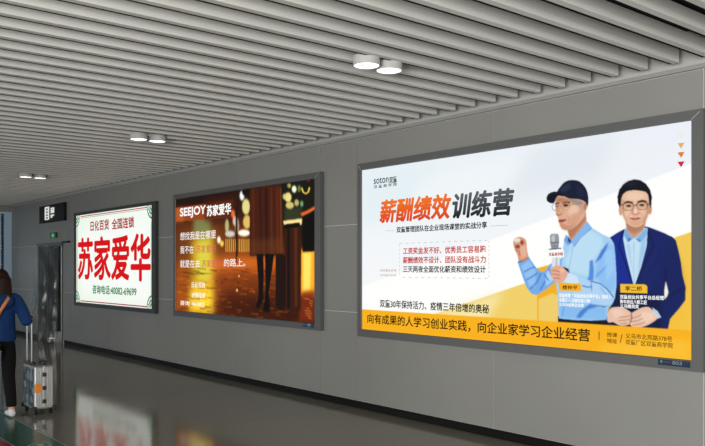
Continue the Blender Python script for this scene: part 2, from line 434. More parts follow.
# sheet
bm = bmesh.new(); NU, NV = 60, 46
rows = []
for j in range(NV + 1):
    v = j / NV; z = 2.10 - v * 2.085
    row = []
    for i in range(NU + 1):
        u = i / NU
        yl = D1 - .12 + .52 * v ** 1.3; yr = D0 + .10 - .03 * v
        y = yl + (yr - yl) * u
        amp = .012 + .05 * v
        x = WX - .05 - .16 * v * (0.4 + .6 * math.sin(math.pi * min(1, u * 1.1))) - amp * (math.sin(u * 23 + 2.2 * v) + .6 * math.sin(u * 41 + 1.3 + 3.1 * v)) * .6 - .018 * math.sin(v * 9 + u * 5) - .012 * math.sin(v * 21 - u * 9)
        row.append(bm.verts.new((min(x, WX - .045), y, z)))
    rows.append(row)
for j in range(NV):
    for i in range(NU): bm.faces.new((rows[j][i], rows[j][i + 1], rows[j + 1][i + 1], rows[j + 1][i]))
tag(obj('plastic_sheet', bm, M['sheet'], smooth=True), 'clear plastic sheet hanging crumpled over the dark doorway', 'plastic sheet')
bx = thing('cardboard_box', 'small white box on the floor inside the dark doorway', 'box', (WX + .12, 16.9, 0))
obj('carton', B(-.1, .1, -.13, .13, 0, .2, bev=.004), M['white_box'], bx)
obj('lid', B(-.105, .105, -.135, .135, .2, .225, bev=.004), M['white_box'], bx)

# ------------------------------------------------------------------ signs near the doorway
SX = WX - .05
Ya, z1 = P(39.2, 206.8, SX); Yb, _ = P(64.3, 201.6, SX); _, z0 = P(39.2, 223.7, SX)
sg = thing('sign_box', 'black sign box with white pictograms high on the wall above the doorway', 'sign', (SX, (Ya + Yb) / 2, z0))
def loc(o, parent):
    o.parent = parent; o.matrix_parent_inverse = Matrix.Translation(-parent.location); return o
loc(obj('casing', B(SX, SX + .05, Yb, Ya, z0, z1, bev=.005), M['sign_black']), sg)
ik = Ink(SX - .002)
wht = rgb(228, 230, 226); blk = rgb(20, 20, 20)
ik.rect(44.7, 49.2, 207.3, 220.2, wht)
for yy_ in (208.6, 211.6, 214.6, 217.4): ik.rect(46.1, 47.8, yy_, yy_ + 1.5, blk, .001)
ik.rect(50.6, 54.2, 207.8, 213.3, wht)
ik.rect(51.8, 52.5, 208.6, 209.8, blk, .001)
ik.poly([(50.4, 214.8), (54.2, 214.2), (54.2, 215.6), (52.4, 216.0), (52.4, 217.8), (50.8, 218.0)], wht)
M['sign_print'] = print_mat('sign_print', 0.9)
loc(ik.build('pictogram', M['sign_print'], None), sg)
EX = WX - .03
Ya, z1 = P(49.8, 232.8, EX); Yb, _ = P(56.0, 232.0, EX); _, z0 = P(49.8, 238.2, EX)
ex = thing('exit_sign', 'small green emergency exit sign on the wall above the doorway', 'sign', (EX, (Ya + Yb) / 2, z0))
loc(obj('casing', B(EX, WX, Yb, Ya, z0, z1, bev=.004), M['black']), ex)
ik = Ink(EX - .002)
ik.rect(50.1, 55.7, 233.1, 237.9, rgb(18, 92, 48))
gw = rgb(120, 220, 150)
ik.poly([(52.4, 233.4), (53.3, 233.3), (53.3, 234.2), (52.4, 234.3)], gw, .001)
ik.poly([(51.9, 234.5), (53.6, 234.3), (54.6, 235.2), (54.3, 235.6), (53.3, 235.1), (53.5, 236.2), (54.4, 237.3), (53.8, 237.6), (52.8, 236.6), (51.6, 237.6), (51.2, 237.2), (52.3, 235.9), (52.3, 235.2), (51.5, 235.8), (51.2, 235.4)], gw, .001)
M['exit_print'] = print_mat('exit_print', .6)
loc(ik.build('running_man', M['exit_print'], None), ex)

# ------------------------------------------------------------------ lightbox posters
PX = WX - .045               # printed face
FX = WX - .06                # front of the frame
def lightbox(label, out, inn, m, bevel_line=True):
    """out / inn: (Yleft, Yright, ztop, zbottom)"""
    t = thing('advertising_lightbox', label, 'billboard', (WX, (out[0] + out[1]) / 2, out[3]), None)
    bm = bmesh.new()
    oy, ey, ot, ob = out; iy, jy, it, ib = inn
    # mitred frame profile: outer rim, front face, inner chamfer
    prof = [(WX, 0), (FX, 0.0), (FX, 0.9), (PX - .002, 1.0), (PX + .03, 1.0)]
    rings = []
    for X, k in prof:
        rings.append([bm.verts.new((X, oy + (iy - oy) * k, ot + (it - ot) * k)), bm.verts.new((X, ey + (jy - ey) * k, ot + (it - ot) * k)),
                      bm.verts.new((X, ey + (jy - ey) * k, ob + (ib - ob) * k)), bm.verts.new((X, oy + (iy - oy) * k, ob + (ib - ob) * k))])
    for a, b_ in zip(rings[:-1], rings[1:]):
        for i in range(4): bm.faces.new((a[i], a[(i + 1) % 4], b_[(i + 1) % 4], b_[i]))
    loc(obj('frame', bm, m), t)
    if bevel_line:
        fr = [c for c in t.children if c.name.startswith('frame')][0]
        for (a, b_) in ((0, 0), (1, 0)):
            bm = bmesh.new()
            y0, y1 = (out[a], inn[a]); z0, z1 = (out[2 + b_], inn[2 + b_])
            y0 = y0 + (y1 - y0) * .25; z0 = z0 + (z1 - z0) * .25
            d = .005
            vs = [bm.verts.new((FX - .0008, y0 - d, z0)), bm.verts.new((FX - .0008, y0 + d, z0)), bm.verts.new((FX - .0008, y1 + (y0 - y1) * .1 + d, z1 + (z0 - z1) * .1)), bm.verts.new((FX - .0008, y1 + (y0 - y1) * .1 - d, z1 + (z0 - z1) * .1))]
            bm.faces.new(vs)
            o = obj('mitre_joint', bm, M['edge']); o.parent = fr
    return t
def sub(o, poster, t):
    o.parent = poster; o.matrix_parent_inverse = Matrix.Identity(4); return o
M['print'] = print_mat('backlit_print', 1.0)
M['print_dim'] = print_mat('backlit_print_warm', 1.0)

# ---- large poster on the right: two presenters
OUT3 = (PY(357.4, FX), PY(703.2, FX), EYE + .162 * 7.275 * FX / WX, EYE - .1062 * 7.275 * FX / WX)
INN3 = (PY(362.2, PX), PY(691.4, PX), EYE + .1511 * 7.275 * PX / WX, EYE - .0945 * 7.275 * PX / WX)
bb3 = lightbox('large white and orange lightbox poster showing two presenters, rightmost on the wall', OUT3, INN3, M['frame'])
def poster3():
    p = Paint(PX, INN3[0], INN3[1], INN3[3], INN3[2], .0058)
    p.grad((234, 243, 247), (236, 240, 247), (250, 250, 250), (250, 250, 250))
    p.poly([(356, 165), (440, 150), (430, 205), (356, 230)], (226, 238, 244), 12, .7)
    p.poly([(540, 140), (620, 128), (600, 180), (500, 205)], (222, 230, 236), 14, .7)
    p.poly([(420, 180), (520, 160), (480, 200), (400, 240)], (240, 246, 248), 10, .8)
    # white beam below the diagonal
    p.poly([(350, 291), (500, 236.5), (700, 160.5), (700, 345), (350, 315)], (254, 254, 252), .6)
    # yellow field below the second diagonal
    p.poly([(422, 318), (525, 283), (673, 238.2), (700, 229), (700, 345), (430, 330)], (241, 208, 104), .5)
    p.poly([(600, 262), (673, 238.2), (700, 229), (700, 345), (600, 340)], (241, 200, 84), .5)
    p.poly([(655, 290), (700, 250), (700, 345), (640, 340)], (246, 190, 50), 14, .8)
    p.poly([(422, 318), (505, 290), (480, 330), (430, 330)], (250, 240, 196), 8, .7)
    p.poly([(537, 268), (560, 262), (562, 325), (537, 322)], (242, 176, 36), .5)
    p.poly([(538.5, 299), (552, 293), (560, 296), (560, 325), (538.5, 322)], (240, 206, 108), .7)
    # bottom strip
    k = .0637
    st = [(350, 268 + k * 634), (705, 268 + k * 989), (705, 400), (350, 400)]
    # --- presenter 2 (suit)
    jk = (19, 34, 96)
    p.poly([(609, 238), (617, 233), (624, 229), (630, 240), (636, 240), (645, 226.5), (648, 227), (663.6, 233), (672, 237), (675.5, 240.5), (677.5, 248), (680.5, 262), (682, 274.7), (685.2, 287), (685, 299.8), (679, 308), (669.8, 318.6), (667.5, 329), (667, 333), (604, 329), (606, 318), (612, 303), (615, 290), (613, 262)], jk, .3)
    p.poly([(612, 237), (623, 231), (628, 262), (633, 284), (620, 284), (615, 284), (613, 255)], (20, 44, 146), 1.5, .9)
    p.poly([(649, 230), (664, 236), (664, 275), (650, 283), (640, 275)], (20, 35, 102), 3, .8)
    p.poly([(655, 262), (672, 245), (678, 266), (682, 290), (668, 312), (656, 318)], (19, 32, 92), 4, .7)
    p.poly([(615, 288), (660, 296), (662, 330), (604, 330)], (15, 22, 60), 3, .85)
    p.line([(665.8, 268), (665, 282)], 1.2, (10, 16, 50), 1, .9)
    p.line([(669, 298), (677, 290), (684, 288)], 1.4, (10, 16, 55), 1.2, .7)
    p.line([(647.5, 229), (653.5, 246), (648, 256), (636, 283)], 1.0, (10, 18, 58), .6, .9)
    p.line([(622.5, 231), (618.5, 246), (622, 254), (632, 283)], 1.0, (10, 18, 62), .6, .9)
    p.line([(662, 250), (656, 262), (645, 275)], .8, (10, 20, 70), .8, .6)
    p.poly([(665.5, 280.5), (668.2, 292), (667, 296), (664, 299.5), (664, 290)], (246, 240, 222), .4)
    # shirt 2
    p.poly([(624.5, 229), (622.8, 238.5), (626, 255.8), (633, 284), (635, 284), (640.9, 267), (646.4, 246), (647.4, 228)], (196, 225, 242), .3)
    p.poly([(641, 240), (646, 234), (645, 250), (640, 266), (637, 275)], (150, 195, 230), 1.2, .8)
    p.poly([(626, 244), (629, 258), (633.5, 275), (631, 258), (630, 244)], (165, 206, 236), .8, .8)
    p.line([(633.5, 242), (633.8, 283)], .8, (150, 190, 222), .5, .8)
    # neck 2
    p.poly([(625.4, 217), (626, 229), (629, 234), (633.4, 238.5), (638, 235), (643, 230.5), (645.6, 222), (644, 214)], (205, 152, 124), .3)
    p.poly([(626, 222), (636, 227.5), (645, 220.5), (644, 228), (634, 234), (627, 230)], (170, 116, 92), 1.2, .75)
    # collar 2
    p.poly([(625.0, 227.5), (624, 236), (627.5, 242.5), (633, 238.8), (628, 233)], (120, 172, 222), .3)
    p.poly([(646.8, 226.8), (646.8, 235), (640, 242.5), (634.5, 239), (641, 233)], (128, 180, 226), .3)
    p.poly([(628, 237.5), (630.6, 239.4), (628, 242)], (40, 80, 150), .5, .7); p.poly([(637, 238.5), (641, 240.5), (638.4, 242)], (60, 104, 170), .5, .7)
    # ears, face 2
    p.oval(620.4, 210.5, 1.9, 5.2, (214, 160, 132), .4); p.oval(649.6, 209.3, 2.0, 5.4, (206, 148, 120), .4)
    p.poly([(620.6, 197), (624, 190), (633.6, 188), (644.4, 189.5), (648.8, 195.6), (649.3, 203.6), (648.6, 211.7), (646, 219.8), (641.9, 225.2), (635.7, 227.2), (629, 225.2), (624.6, 219.8), (621.6, 211.7)], (230, 186, 156), .3, smooth=True)
    p.oval(635, 196.5, 10, 4.5, (242, 208, 182), 3, .8); p.oval(627, 213.5, 4, 4, (240, 200, 172), 2.2, .8); p.oval(643, 213, 3.5, 4, (236, 192, 164), 2.2, .7)
    p.poly([(621, 200), (623.5, 200), (624, 214), (628, 224), (625, 221), (621.5, 212)], (196, 142, 112), 1.3, .8)
    p.poly([(649.5, 200), (647, 202), (646, 214), (641, 224), (645, 222), (649, 212)], (190, 134, 106), 1.3, .85)
    p.poly([(629, 222.5), (635.5, 221), (641.5, 222), (640, 226), (635.7, 227), (630.5, 225.5)], (212, 164, 136), 1.2, .7)
    # hair 2
    p.poly([(619.6, 208), (617.6, 203), (617.2, 197), (619, 190), (623, 184.6), (628, 181.2), (634, 179.6), (640, 180.4), (645.7, 184), (649.8, 190), (651.6, 197), (651, 205), (650, 208), (648.9, 201.6), (647.9, 195), (645.6, 192), (640, 190.8), (633.6, 190.2), (626.4, 191.4), (622.6, 194.6), (621, 199), (620.6, 205)], (14, 16, 28), .3)
    p.oval(631, 184.4, 7, 2.2, (34, 36, 54), 2, .7, -.15)
    # brows, eyes, glasses, nose, mouth 2
    p.line([(624.2, 203.2), (627.5, 201.9), (632.4, 203)], 1.7, (44, 30, 28), .5); p.line([(637.2, 202.4), (641.8, 200.8), (646.2, 202.0)], 1.7, (44, 30, 28), .5)
    p.poly([(624, 203.5), (632.6, 203.5), (632, 208), (625, 208.6)], (204, 154, 128), 1.1, .75); p.poly([(637.4, 203), (646.4, 202.6), (645.6, 207.6), (638, 207.8)], (202, 150, 124), 1.1, .75)
    p.oval(628.4, 206.0, 2.5, .9, (58, 38, 34), .4); p.oval(641.6, 205.2, 2.5, .9, (58, 38, 34), .4)
    p.oval(628.4, 206.1, .9, .9, (16, 12, 14), .3); p.oval(641.6, 205.2, .9, .9, (16, 12, 14), .3)
    for cx_, cy_ in ((628, 206.6), (641.9, 205.8)):
        pts = [(cx_ + 5.2 * math.copysign(abs(math.cos(t)) ** .7, math.cos(t)), cy_ + 3.9 * math.copysign(abs(math.sin(t)) ** .8, math.sin(t))) for t in np.linspace(0, 2 * math.pi, 28)]
        p.line(pts, .6, (96, 74, 66), .3, .9)
        p.line(pts[14:28], .8, (70, 50, 44), .3, .8)
    p.line([(633.3, 205.5), (636.4, 205.2)], .8, (88, 66, 58), .3); p.line([(622.5, 205.4), (619.5, 204.2)], .8, (70, 56, 52), .3); p.line([(647.4, 204.6), (650.2, 203.4)], .8, (70, 56, 52), .3)
    p.poly([(632.8, 205), (634.2, 205), (633.6, 211), (632, 213.6), (630.8, 212.6)], (190, 136, 108), .8, .85); p.poly([(637, 206), (638, 210), (639.6, 212.6), (638, 213.4), (637, 210)], (206, 154, 126), .8, .8); p.oval(635.2, 211, 1.5, 2.2, (248, 216, 192), .8, .85)
    p.line([(630, 213.4), (627.6, 217), (627.4, 219)], .7, (200, 146, 120), .7, .8); p.line([(640.6, 213), (643, 216.6), (643, 218.6)], .7, (196, 142, 116), .7, .8)
    p.poly([(628, 219.6), (635, 222.4), (642.6, 219), (641, 223), (635, 224), (629.6, 223)], (212, 162, 134), 1.2, .6)
    p.line([(631.6, 213.4), (633.2, 214.3), (635.4, 214.9), (637.6, 214.1), (639, 213.2)], .9, (164, 106, 84), .5, .9)
    p.poly([(629.8, 218.4), (633.5, 217.5), (635.4, 217.9), (637.5, 217.3), (640.6, 217.9), (638, 220), (635, 220.5), (632, 220.2)], (200, 120, 110), .4); p.line([(629.4, 218.6), (635.3, 219), (641, 218.2)], .6, (128, 62, 60), .4)
    # hands 2
    sk = (232, 192, 168)
    p.poly([(606, 316), (609, 310), (612.4, 307.2), (621.8, 306.8), (627, 309.5), (631.5, 313), (632.5, 317), (630.5, 322), (627, 325), (619.4, 325.2), (613, 322), (608, 322)], sk, .3, smooth=True)
    p.poly([(628.6, 314.5), (634, 311.2), (640, 308), (646, 306.6), (650.4, 308), (655, 313.5), (657.4, 317.5), (654, 321), (648, 324.6), (641, 327), (634.4, 327.4), (629.8, 324.5), (628.6, 320)], sk, .3, smooth=True)
    p.poly([(641, 312), (652, 312), (655, 318), (646, 323), (640, 321)], (244, 210, 188), 1.6, .8); p.poly([(611, 310), (621, 309), (624, 315), (614, 318)], (242, 208, 186), 1.4, .8)
    for pts in (((619, 317), (625, 316.5), (631, 315.5)), ((618, 320.5), (624, 320), (630, 319)), ((620, 323.6), (627, 323)), ((630, 318), (636, 317), (641, 314.5)), ((630, 321.5), (637, 320.6), (643, 318)), ((632, 324.8), (639, 324), (645, 321.5))):
        p.line(list(pts), .7, (168, 112, 92), .4, .85)
    p.line([(631, 312), (631.6, 318), (629.6, 323)], 1, (120, 72, 62), .5, .8)
    p.poly([(652, 307), (657.5, 311), (661, 317), (657.6, 318.5), (652.5, 311.5)], (206, 226, 244), .4, .9)
    # --- presenter 1 (cap, blue shirt)
    p.poly([(558, 316), (607, 316), (606, 329), (558, 325)], (14, 16, 26), .3)
    sh = (164, 206, 241)
    p.poly([(564.1, 239.5), (568, 236), (571, 241), (586.5, 222.4), (591.6, 227.8), (601.8, 234.1), (610.4, 238), (613.7, 243.5), (615, 254.5), (616, 271.8), (616.2, 286), (614.8, 298), (612, 304), (608.5, 307), (607, 313.7), (606.2, 319.5), (590, 320.5), (572, 319.6), (558.7, 318.2), (558.5, 310), (558, 299), (556, 284), (558, 268), (562, 255)], sh, .3)
    p.poly([(572, 243), (588, 229), (602, 237), (603, 246), (594, 260), (588, 276), (570, 272), (564, 262)], (190, 224, 243), 2.5, .9)
    p.poly([(597, 262), (610, 243), (614, 247), (615.8, 285), (610, 296), (600, 283), (595, 275)], (140, 190, 241), 1.6, .9)
    p.poly([(604, 252), (612, 248), (614, 270), (606, 282)], (160, 206, 246), 2, .8)
    p.poly([(594.5, 263.5), (601.6, 250), (608.6, 241.5), (606, 249.5), (600.4, 258.6)], (66, 118, 204), .9, .95)
    p.poly([(589.5, 261), (592.6, 259.6), (593.6, 270), (593, 281), (590.6, 280), (586, 283), (589, 275)], (74, 132, 214), .9, .9)
    p.poly([(597, 273), (608, 264), (604, 270), (594, 280)], (98, 156, 226), 1, .7)
    p.poly([(559, 300), (570, 306), (592, 305), (606, 308), (606.5, 319.6), (559, 318)], (128, 184, 238), 2, .8)
    p.poly([(576, 317.5), (580, 311), (590, 303.5), (600, 305.5), (588, 309), (580, 317.8)], (62, 116, 198), 1, .85)
    p.poly([(590, 303), (604, 307.5), (609, 305), (604, 304.5), (594, 300)], (58, 110, 192), .8, .8)
    p.line([(562, 316), (564, 306), (571, 300)], 1.6, (100, 156, 222), 1, .7)
    # crossing forearm and cuff
    p.poly([(562.5, 282), (569, 272), (576, 275.5), (586, 279.5), (592, 281), (603, 285), (613.4, 297.6), (613, 302), (606, 306), (592, 304), (575, 293.5)], (176, 212, 243), .5, .95)
    p.poly([(563.5, 281), (568.6, 272.6), (577, 276), (579, 284), (573, 287)], (212, 230, 244), .8, .9)
    p.line([(590, 281), (600, 283.5), (607, 289), (613.6, 297.5)], .9, (54, 92, 158), .4, .9)
    p.line([(582, 285.5), (588, 287.2), (592, 286)], 1.3, (70, 122, 200), .6, .85)
    p.line([(591, 282), (591.4, 291)], 1.0, (86, 138, 210), .6, .8); p.line([(600, 287), (607, 296), (612, 299)], 1.5, (120, 172, 232), 1, .7)
    # raised forearm
    p.poly([(517.4, 261.6), (519.6, 268), (523, 278), (527, 288), (531.5, 293.6), (537, 294.8), (546, 289), (555, 282), (560, 274), (562, 258), (555, 260), (549, 265), (545.5, 270.6), (541, 271.8), (536, 267.5), (531.5, 261), (528.2, 256), (523, 260)], (118, 172, 232), .3)
    p.poly([(521, 266), (529, 260), (536, 272), (535, 287), (529, 286)], (152, 198, 242), 1.4, .85)
    p.poly([(546, 273), (556, 262), (560, 268), (554, 279), (546, 286)], (206, 228, 245), 1.4, .75)
    for pts in (((524, 272), (531, 268), (535, 267)), ((526, 280), (533, 276), (538, 272.5)), ((530, 289), (537, 282), (541, 273)), ((544, 274), (549, 281)), ((548.5, 268), (552, 276)), ((540, 290), (545, 281))):
        p.line(list(pts), 1.2, (60, 112, 196), .8, .85)
    p.line([(518, 262), (523, 261), (528.4, 257)], 1.2, (58, 84, 130), .5, .8)
    # raised hand
    p.poly([(513.2, 244), (513.6, 240.5), (515.6, 237.8), (520, 236.9), (524.4, 238.6), (526.4, 242), (527, 250), (528.2, 257.4), (523.8, 261), (518.8, 260.8), (517.4, 255.5), (514.6, 249)], (216, 158, 130), .3, smooth=True)
    p.oval(517.6, 246.6, 2.5, 2.0, (150, 62, 46), .7, .9); p.oval(522, 242.5, 1.9, 2.4, (148, 66, 48), .7, .9)
    p.poly([(520, 247), (525.6, 245), (526.6, 256), (521, 258)], (234, 182, 156), 1.2, .8); p.line([(515.2, 250), (519, 250.8), (520, 256)], .9, (156, 92, 70), .6, .8)
    p.oval(517, 240.2, 3.2, 2.3, (226, 224, 214), .4)
    p.line([(519.6, 261), (524, 260.2), (528, 257.6)], 1.0, (150, 84, 62), .5, .8)
    # microphone with flag
    p.poly([(551.6, 256), (560, 255.5), (559.6, 267), (551.8, 268)], (222, 226, 232), .3); p.line([(556.5, 257), (556.3, 266)], 1.2, (170, 178, 190), .5)
    p.poly([(548.0, 250.6), (563.6, 249.6), (564.2, 257.0), (547.8, 258)], (250, 250, 250), .25)
    p.poly([(549.8, 236), (551, 234), (557.6, 233.8), (558.8, 236), (559, 243), (558, 249), (551.5, 249.4), (550, 243)], (146, 152, 158), .3)
    p.poly([(551.4, 236), (555, 235), (554.6, 242), (551.6, 242)], (194, 200, 204), .7, .9); p.line([(550.4, 243), (558.8, 242.2)], 1.0, (96, 102, 110), .4); p.line([(551, 246.5), (558.4, 246)], .8, (110, 118, 124), .4)
    p.line([(549, 249.3), (561.2, 248.2)], 1.0, (70, 76, 88), .3)
    # hand on microphone
    p.poly([(550.4, 269), (553.5, 266.4), (559, 265.6), (563, 267), (566.6, 271), (567.2, 275), (564.8, 279.4), (561.4, 282.4), (557.4, 282.4), (553.6, 280.4), (551.2, 274.6)], (228, 172, 146), .3, smooth=True)
    for pts in (((551, 270.6), (556, 270.4), (559.6, 272)), ((551.6, 274.2), (556, 274.2), (560, 275.4)), ((553, 278), (557, 277.8), (560, 278.8))):
        p.line(list(pts), .8, (160, 100, 80), .4, .85)
    p.oval(562, 270.5, 2.4, 2.4, (242, 194, 168), 1, .8); p.poly([(562.5, 266.6), (568.6, 269), (569.4, 273), (566.8, 271)], (26, 30, 48), .4)
    # neck, face 1
    p.poly([(567, 226), (568.8, 236), (571.2, 241), (578, 233), (586.4, 222), (586, 212), (578, 208)], (206, 150, 122), .3)
    p.poly([(567, 229), (575, 226), (583, 216), (586, 219), (577, 231), (571, 239), (569, 236)], (172, 114, 88), 1.1, .75)
    p.poly([(556.2, 195), (555, 203), (555.2, 207), (555.4, 210.5), (555.6, 213), (555.9, 215.2), (557.4, 216.6), (558.2, 219), (558.2, 221.6), (559.4, 224), (560.2, 226.6), (562.2, 229.3), (566.5, 230.4), (572, 229), (578, 224.4), (583.4, 218), (585.4, 212), (586.6, 206), (585.4, 199), (572, 196)], (224, 172, 142), .3)
    p.oval(573, 210, 6, 6, (238, 198, 174), 3, .9); p.oval(560.5, 200.8, 4, 2, (186, 128, 98), 1.4, .8); p.poly([(556, 197), (572, 199), (580, 201), (574, 203), (562, 201.5), (556.2, 202)], (170, 116, 92), 1.4, .7)
    p.poly([(559, 222.5), (564, 225), (570, 226), (577, 222), (571, 229.4), (565, 230.4), (561, 228)], (188, 132, 106), 1.4, .7)
    p.poly([(571, 199), (582, 201), (583.2, 208), (582.2, 213), (580.6, 214), (580, 207), (572, 203)], (150, 142, 140), 1.0, .8)
    p.poly([(579.5, 205), (583, 204), (583.5, 212), (581, 215), (579, 214)], (196, 170, 156), 1.0, .7)
    p.oval(584.6, 206.6, 2.6, 5.2, (216, 154, 126), .4, 1, .12); p.oval(584.8, 206.8, 1.2, 3.2, (176, 108, 84), .6, .8, .12)
    p.line([(555.4, 203.8), (559, 203.4)], 1.5, (54, 36, 32), .6); p.line([(562.2, 203.4), (566, 202.4), (569.8, 203.1)], 1.6, (62, 42, 36), .6)
    p.poly([(561.6, 203.5), (570, 203.4), (569, 207.4), (563, 207.8)], (176, 124, 100), 1.0, .7)
    p.oval(557.0, 206.4, 1.6, 1.0, (44, 26, 24), .4); p.oval(565.6, 205.5, 2.4, 1.0, (48, 30, 28), .4)
    pts = [(565.4 + 4.5 * math.cos(t), 206.3 + 3.8 * math.sin(t)) for t in np.linspace(0, 2 * math.pi, 26)]
    p.line(pts, .6, (170, 140, 110), .25, .9)
    pts = [(554.4 + 2.4 * math.cos(t), 207.2 + 3.4 * math.sin(t)) for t in np.linspace(0, 2 * math.pi, 22)]
    p.line(pts, .6, (140, 140, 146), .25, .9); p.line([(557, 206), (561, 205.4)], .7, (160, 128, 100), .3); p.line([(569.8, 205.2), (583, 202.6)], .7, (150, 124, 104), .3)
    p.line([(560.6, 206.5), (558.6, 211), (557.0, 213.6)], 1.0, (190, 130, 102), .7, .8); p.line([(556.4, 214.6), (558.4, 215.2), (561.4, 214.4)], 1.1, (150, 92, 72), .5, .9); p.oval(561.6, 213, 1.6, 1.8, (206, 148, 120), .8, .7)
    p.poly([(558.2, 220.4), (560.4, 219.3), (563, 219.4), (566.6, 219.4), (564.4, 221.8), (561, 223), (559, 222.4)], (176, 100, 86), .6, .9); p.line([(558.8, 220.9), (562, 220.9), (565.8, 219.8)], .9, (96, 42, 36), .4)
    p.poly([(560.5, 223.6), (564, 224.2), (566, 223.2), (563.5, 225.6)], (196, 138, 112), .6, .8)
    p.poly([(572, 214), (581, 212), (579, 220), (572, 226), (568, 224)], (206, 152, 124), 1.8, .6)
    p.poly([(556.2, 204), (558.4, 204), (558.2, 211), (556, 212)], (196, 142, 114), .8, .7)
    p.line([(567.4, 216), (568.8, 219.6), (567.6, 223)], .8, (184, 128, 102), .7, .7)
    # collar 1
    p.poly([(565.8, 234.6), (563.6, 240.5), (567.5, 245.5), (571.4, 243), (571.6, 241), (568.4, 237)], (116, 166, 226), .3)
    p.poly([(586.9, 221.4), (591.8, 227.8), (580, 237), (573.6, 247), (571, 241)], (134, 184, 235), .3); p.line([(591.6, 228.2), (580.4, 237.6), (574, 246.8)], .7, (70, 116, 190), .4, .8); p.poly([(568, 236.5), (571.2, 241), (570, 243.5), (567.6, 241)], (36, 54, 110), .5, .8)
    p.line([(573, 246), (570, 262), (568, 272)], .8, (128, 176, 222), .6, .7)
    # cap
    nv = (20, 28, 50)
    p.poly([(556.8, 192.4), (560.2, 186.8), (564.9, 182.1), (570.3, 180.3), (576, 180.6), (580, 182.2), (585, 187.5), (587.6, 194.2), (588.2, 201.6), (587.2, 206.4), (585, 202), (579, 199.4), (569.6, 198.6), (562.9, 196), (558, 195)], nv, .3, smooth=True)
    p.poly([(562, 194), (556.8, 192), (552.4, 192.2), (548.6, 194), (546.6, 197.6), (547.2, 201.2), (550.8, 203.3), (554.2, 202.6), (556, 198), (558.4, 195.8), (563, 196.4)], (12, 16, 32), .3, smooth=True)
    p.poly([(560, 190), (565, 185), (571, 183), (569, 190), (562, 193)], (50, 60, 86), 1.6, .6); p.poly([(576, 184), (583, 190), (585, 198), (578, 196)], (32, 44, 74), 2, .6)
    p.line([(548.8, 196), (552.4, 193.8), (557, 193.6)], .6, (40, 48, 70), .4, .7)
    # strip in front of both figures
    p.poly(st, (249, 178, 26), .3)
    p.poly([(640, 338), (705, 341), (705, 380), (600, 380), (600, 345)], (252, 196, 56), 4, .75)
    # name tags
    p.poly([(558.7, 282.4), (579.6, 283.6), (581.2, 285.6), (581.0, 291.2), (558.9, 290.6)], (246, 176, 34), .25)
    p.poly([(620.2, 283.8), (645.0, 284.3), (647.2, 286.6), (647.0, 293.4), (620.2, 292.4)], (243, 190, 50), .25)
    po = p.build('poster', M['print'], None)
    loc(po, bb3)
    k = Ink(PX - .0015)
    dk = rgb(44, 48, 54); red = rgb(196, 44, 44)
    k.text('soton', 373.9, 388.6, 178.4, 184.2, dk, bold=.02)
    k.text('双童', 389.4, 396.8, 177.0, 183.2, dk, bold=.03, xm=389.4)
    k.text('双 童 商 学 院', 373.9, 396.8, 185.4, 188.6, rgb(90, 94, 98), bold=.03)
    k.text('薪酬绩效', 379.8, 451.6, 200.9, 222.8, rgb(240, 120, 40), rgb(222, 64, 34), bold=.042, shear=.16)
    k.text('训练营', 451.4, 514.0, 194.2, 218.6, rgb(96, 102, 108), rgb(24, 28, 34), bold=.042, shear=.16)
    k.text('双童管理团队在企业现场课堂的实战分享', 396.6, 487, 226.9, 232.7, dk, bold=.035)
    g_ = rgb(176, 182, 188)
    k.rect(385.5, 394.2, 230.8, 231.2, g_); k.rect(490, 508, 225.8, 226.3, g_)
    for a in np.linspace(399.5, 484.5, 15): k.rect(a, a + 2.8, 268 - (268 - 243.2) / (399.5 + 284) * (a + 284), 268 - (268 - 243.7) / (399.5 + 284) * (a + 284), g_)
    for a in np.linspace(402.5, 484.5, 14): k.rect(a, a + 2.8, 268 + 9.0 / 683.5 * (a + 284), 268 + 9.5 / 683.5 * (a + 284), g_)
    for yq in np.linspace(244.5, 273, 8): k.rect(399.4, 399.8, yq, yq + 2, g_)
    for yq in np.linspace(241, 275, 9): k.rect(488.6, 489.1, yq, yq + 2.2, g_)
    k.text('工资奖金发不好、优秀员工容易跑', 403.2, 485.8, 247.8, 254.2, red, bold=.03)
    k.text('薪酬绩效不设计、团队没有战斗力', 403.2, 485.8, 257.0, 263.4, red, bold=.03)
    k.text('三天两夜全面优化薪资和绩效设计', 403.2, 485.8, 265.9, 272.3, rgb(52, 50, 54), bold=.03)
    k.text('扫码报名咨询', 380.0, 396.2, 269.2, 271.6, rgb(190, 90, 84)); k.text('扫码报名咨询', 380.0, 396.2, 274.0, 276.2, rgb(196, 130, 120))
    k.text('双童30年保持活力、疫情三年倍增的奥秘', 379.9, 489, 299.4, 307.1, rgb(40, 38, 38), bold=.025)
    k.text('向有成果的人学习创业实践，向企业家学习企业经营', 367.6, 589.8, 313.6, 323.2, rgb(44, 32, 16), bold=.022)
    br = rgb(96, 62, 14)
    k.rect(598.6, 599.5, 331.4, 339.8, br)
    k.text('授课', 607, 617.2, 332.2, 336.6, br, bold=.02); k.text('地址', 607, 617.2, 338.1, 342.8, br, bold=.02)
    k.poly([(621.8, 334.2), (622.6, 334.2), (620.6, 342.8), (619.8, 342.8)], br, .001)
    k.text('义乌市北苑路378号', 625.6, 672.2, 333.1, 338.3, br, bold=.015); k.text('双童厂区双童商学院', 625.6, 673.0, 339.2, 344.4, br, bold=.015)
    for yc, c in ((135.4, rgb(236, 236, 222)), (145.6, rgb(226, 178, 104)), (154.8, rgb(224, 124, 46)), (164.2, rgb(206, 34, 48))):
        k.poly([(677.6, yc - 2.3), (684.6, yc - 3.0), (681.2, yc + 3.2)], c, .001)
    k.text('楼仲平', 562.6, 577.6, 285.2, 289.4, rgb(92, 40, 14), bold=.03, dx=.002)
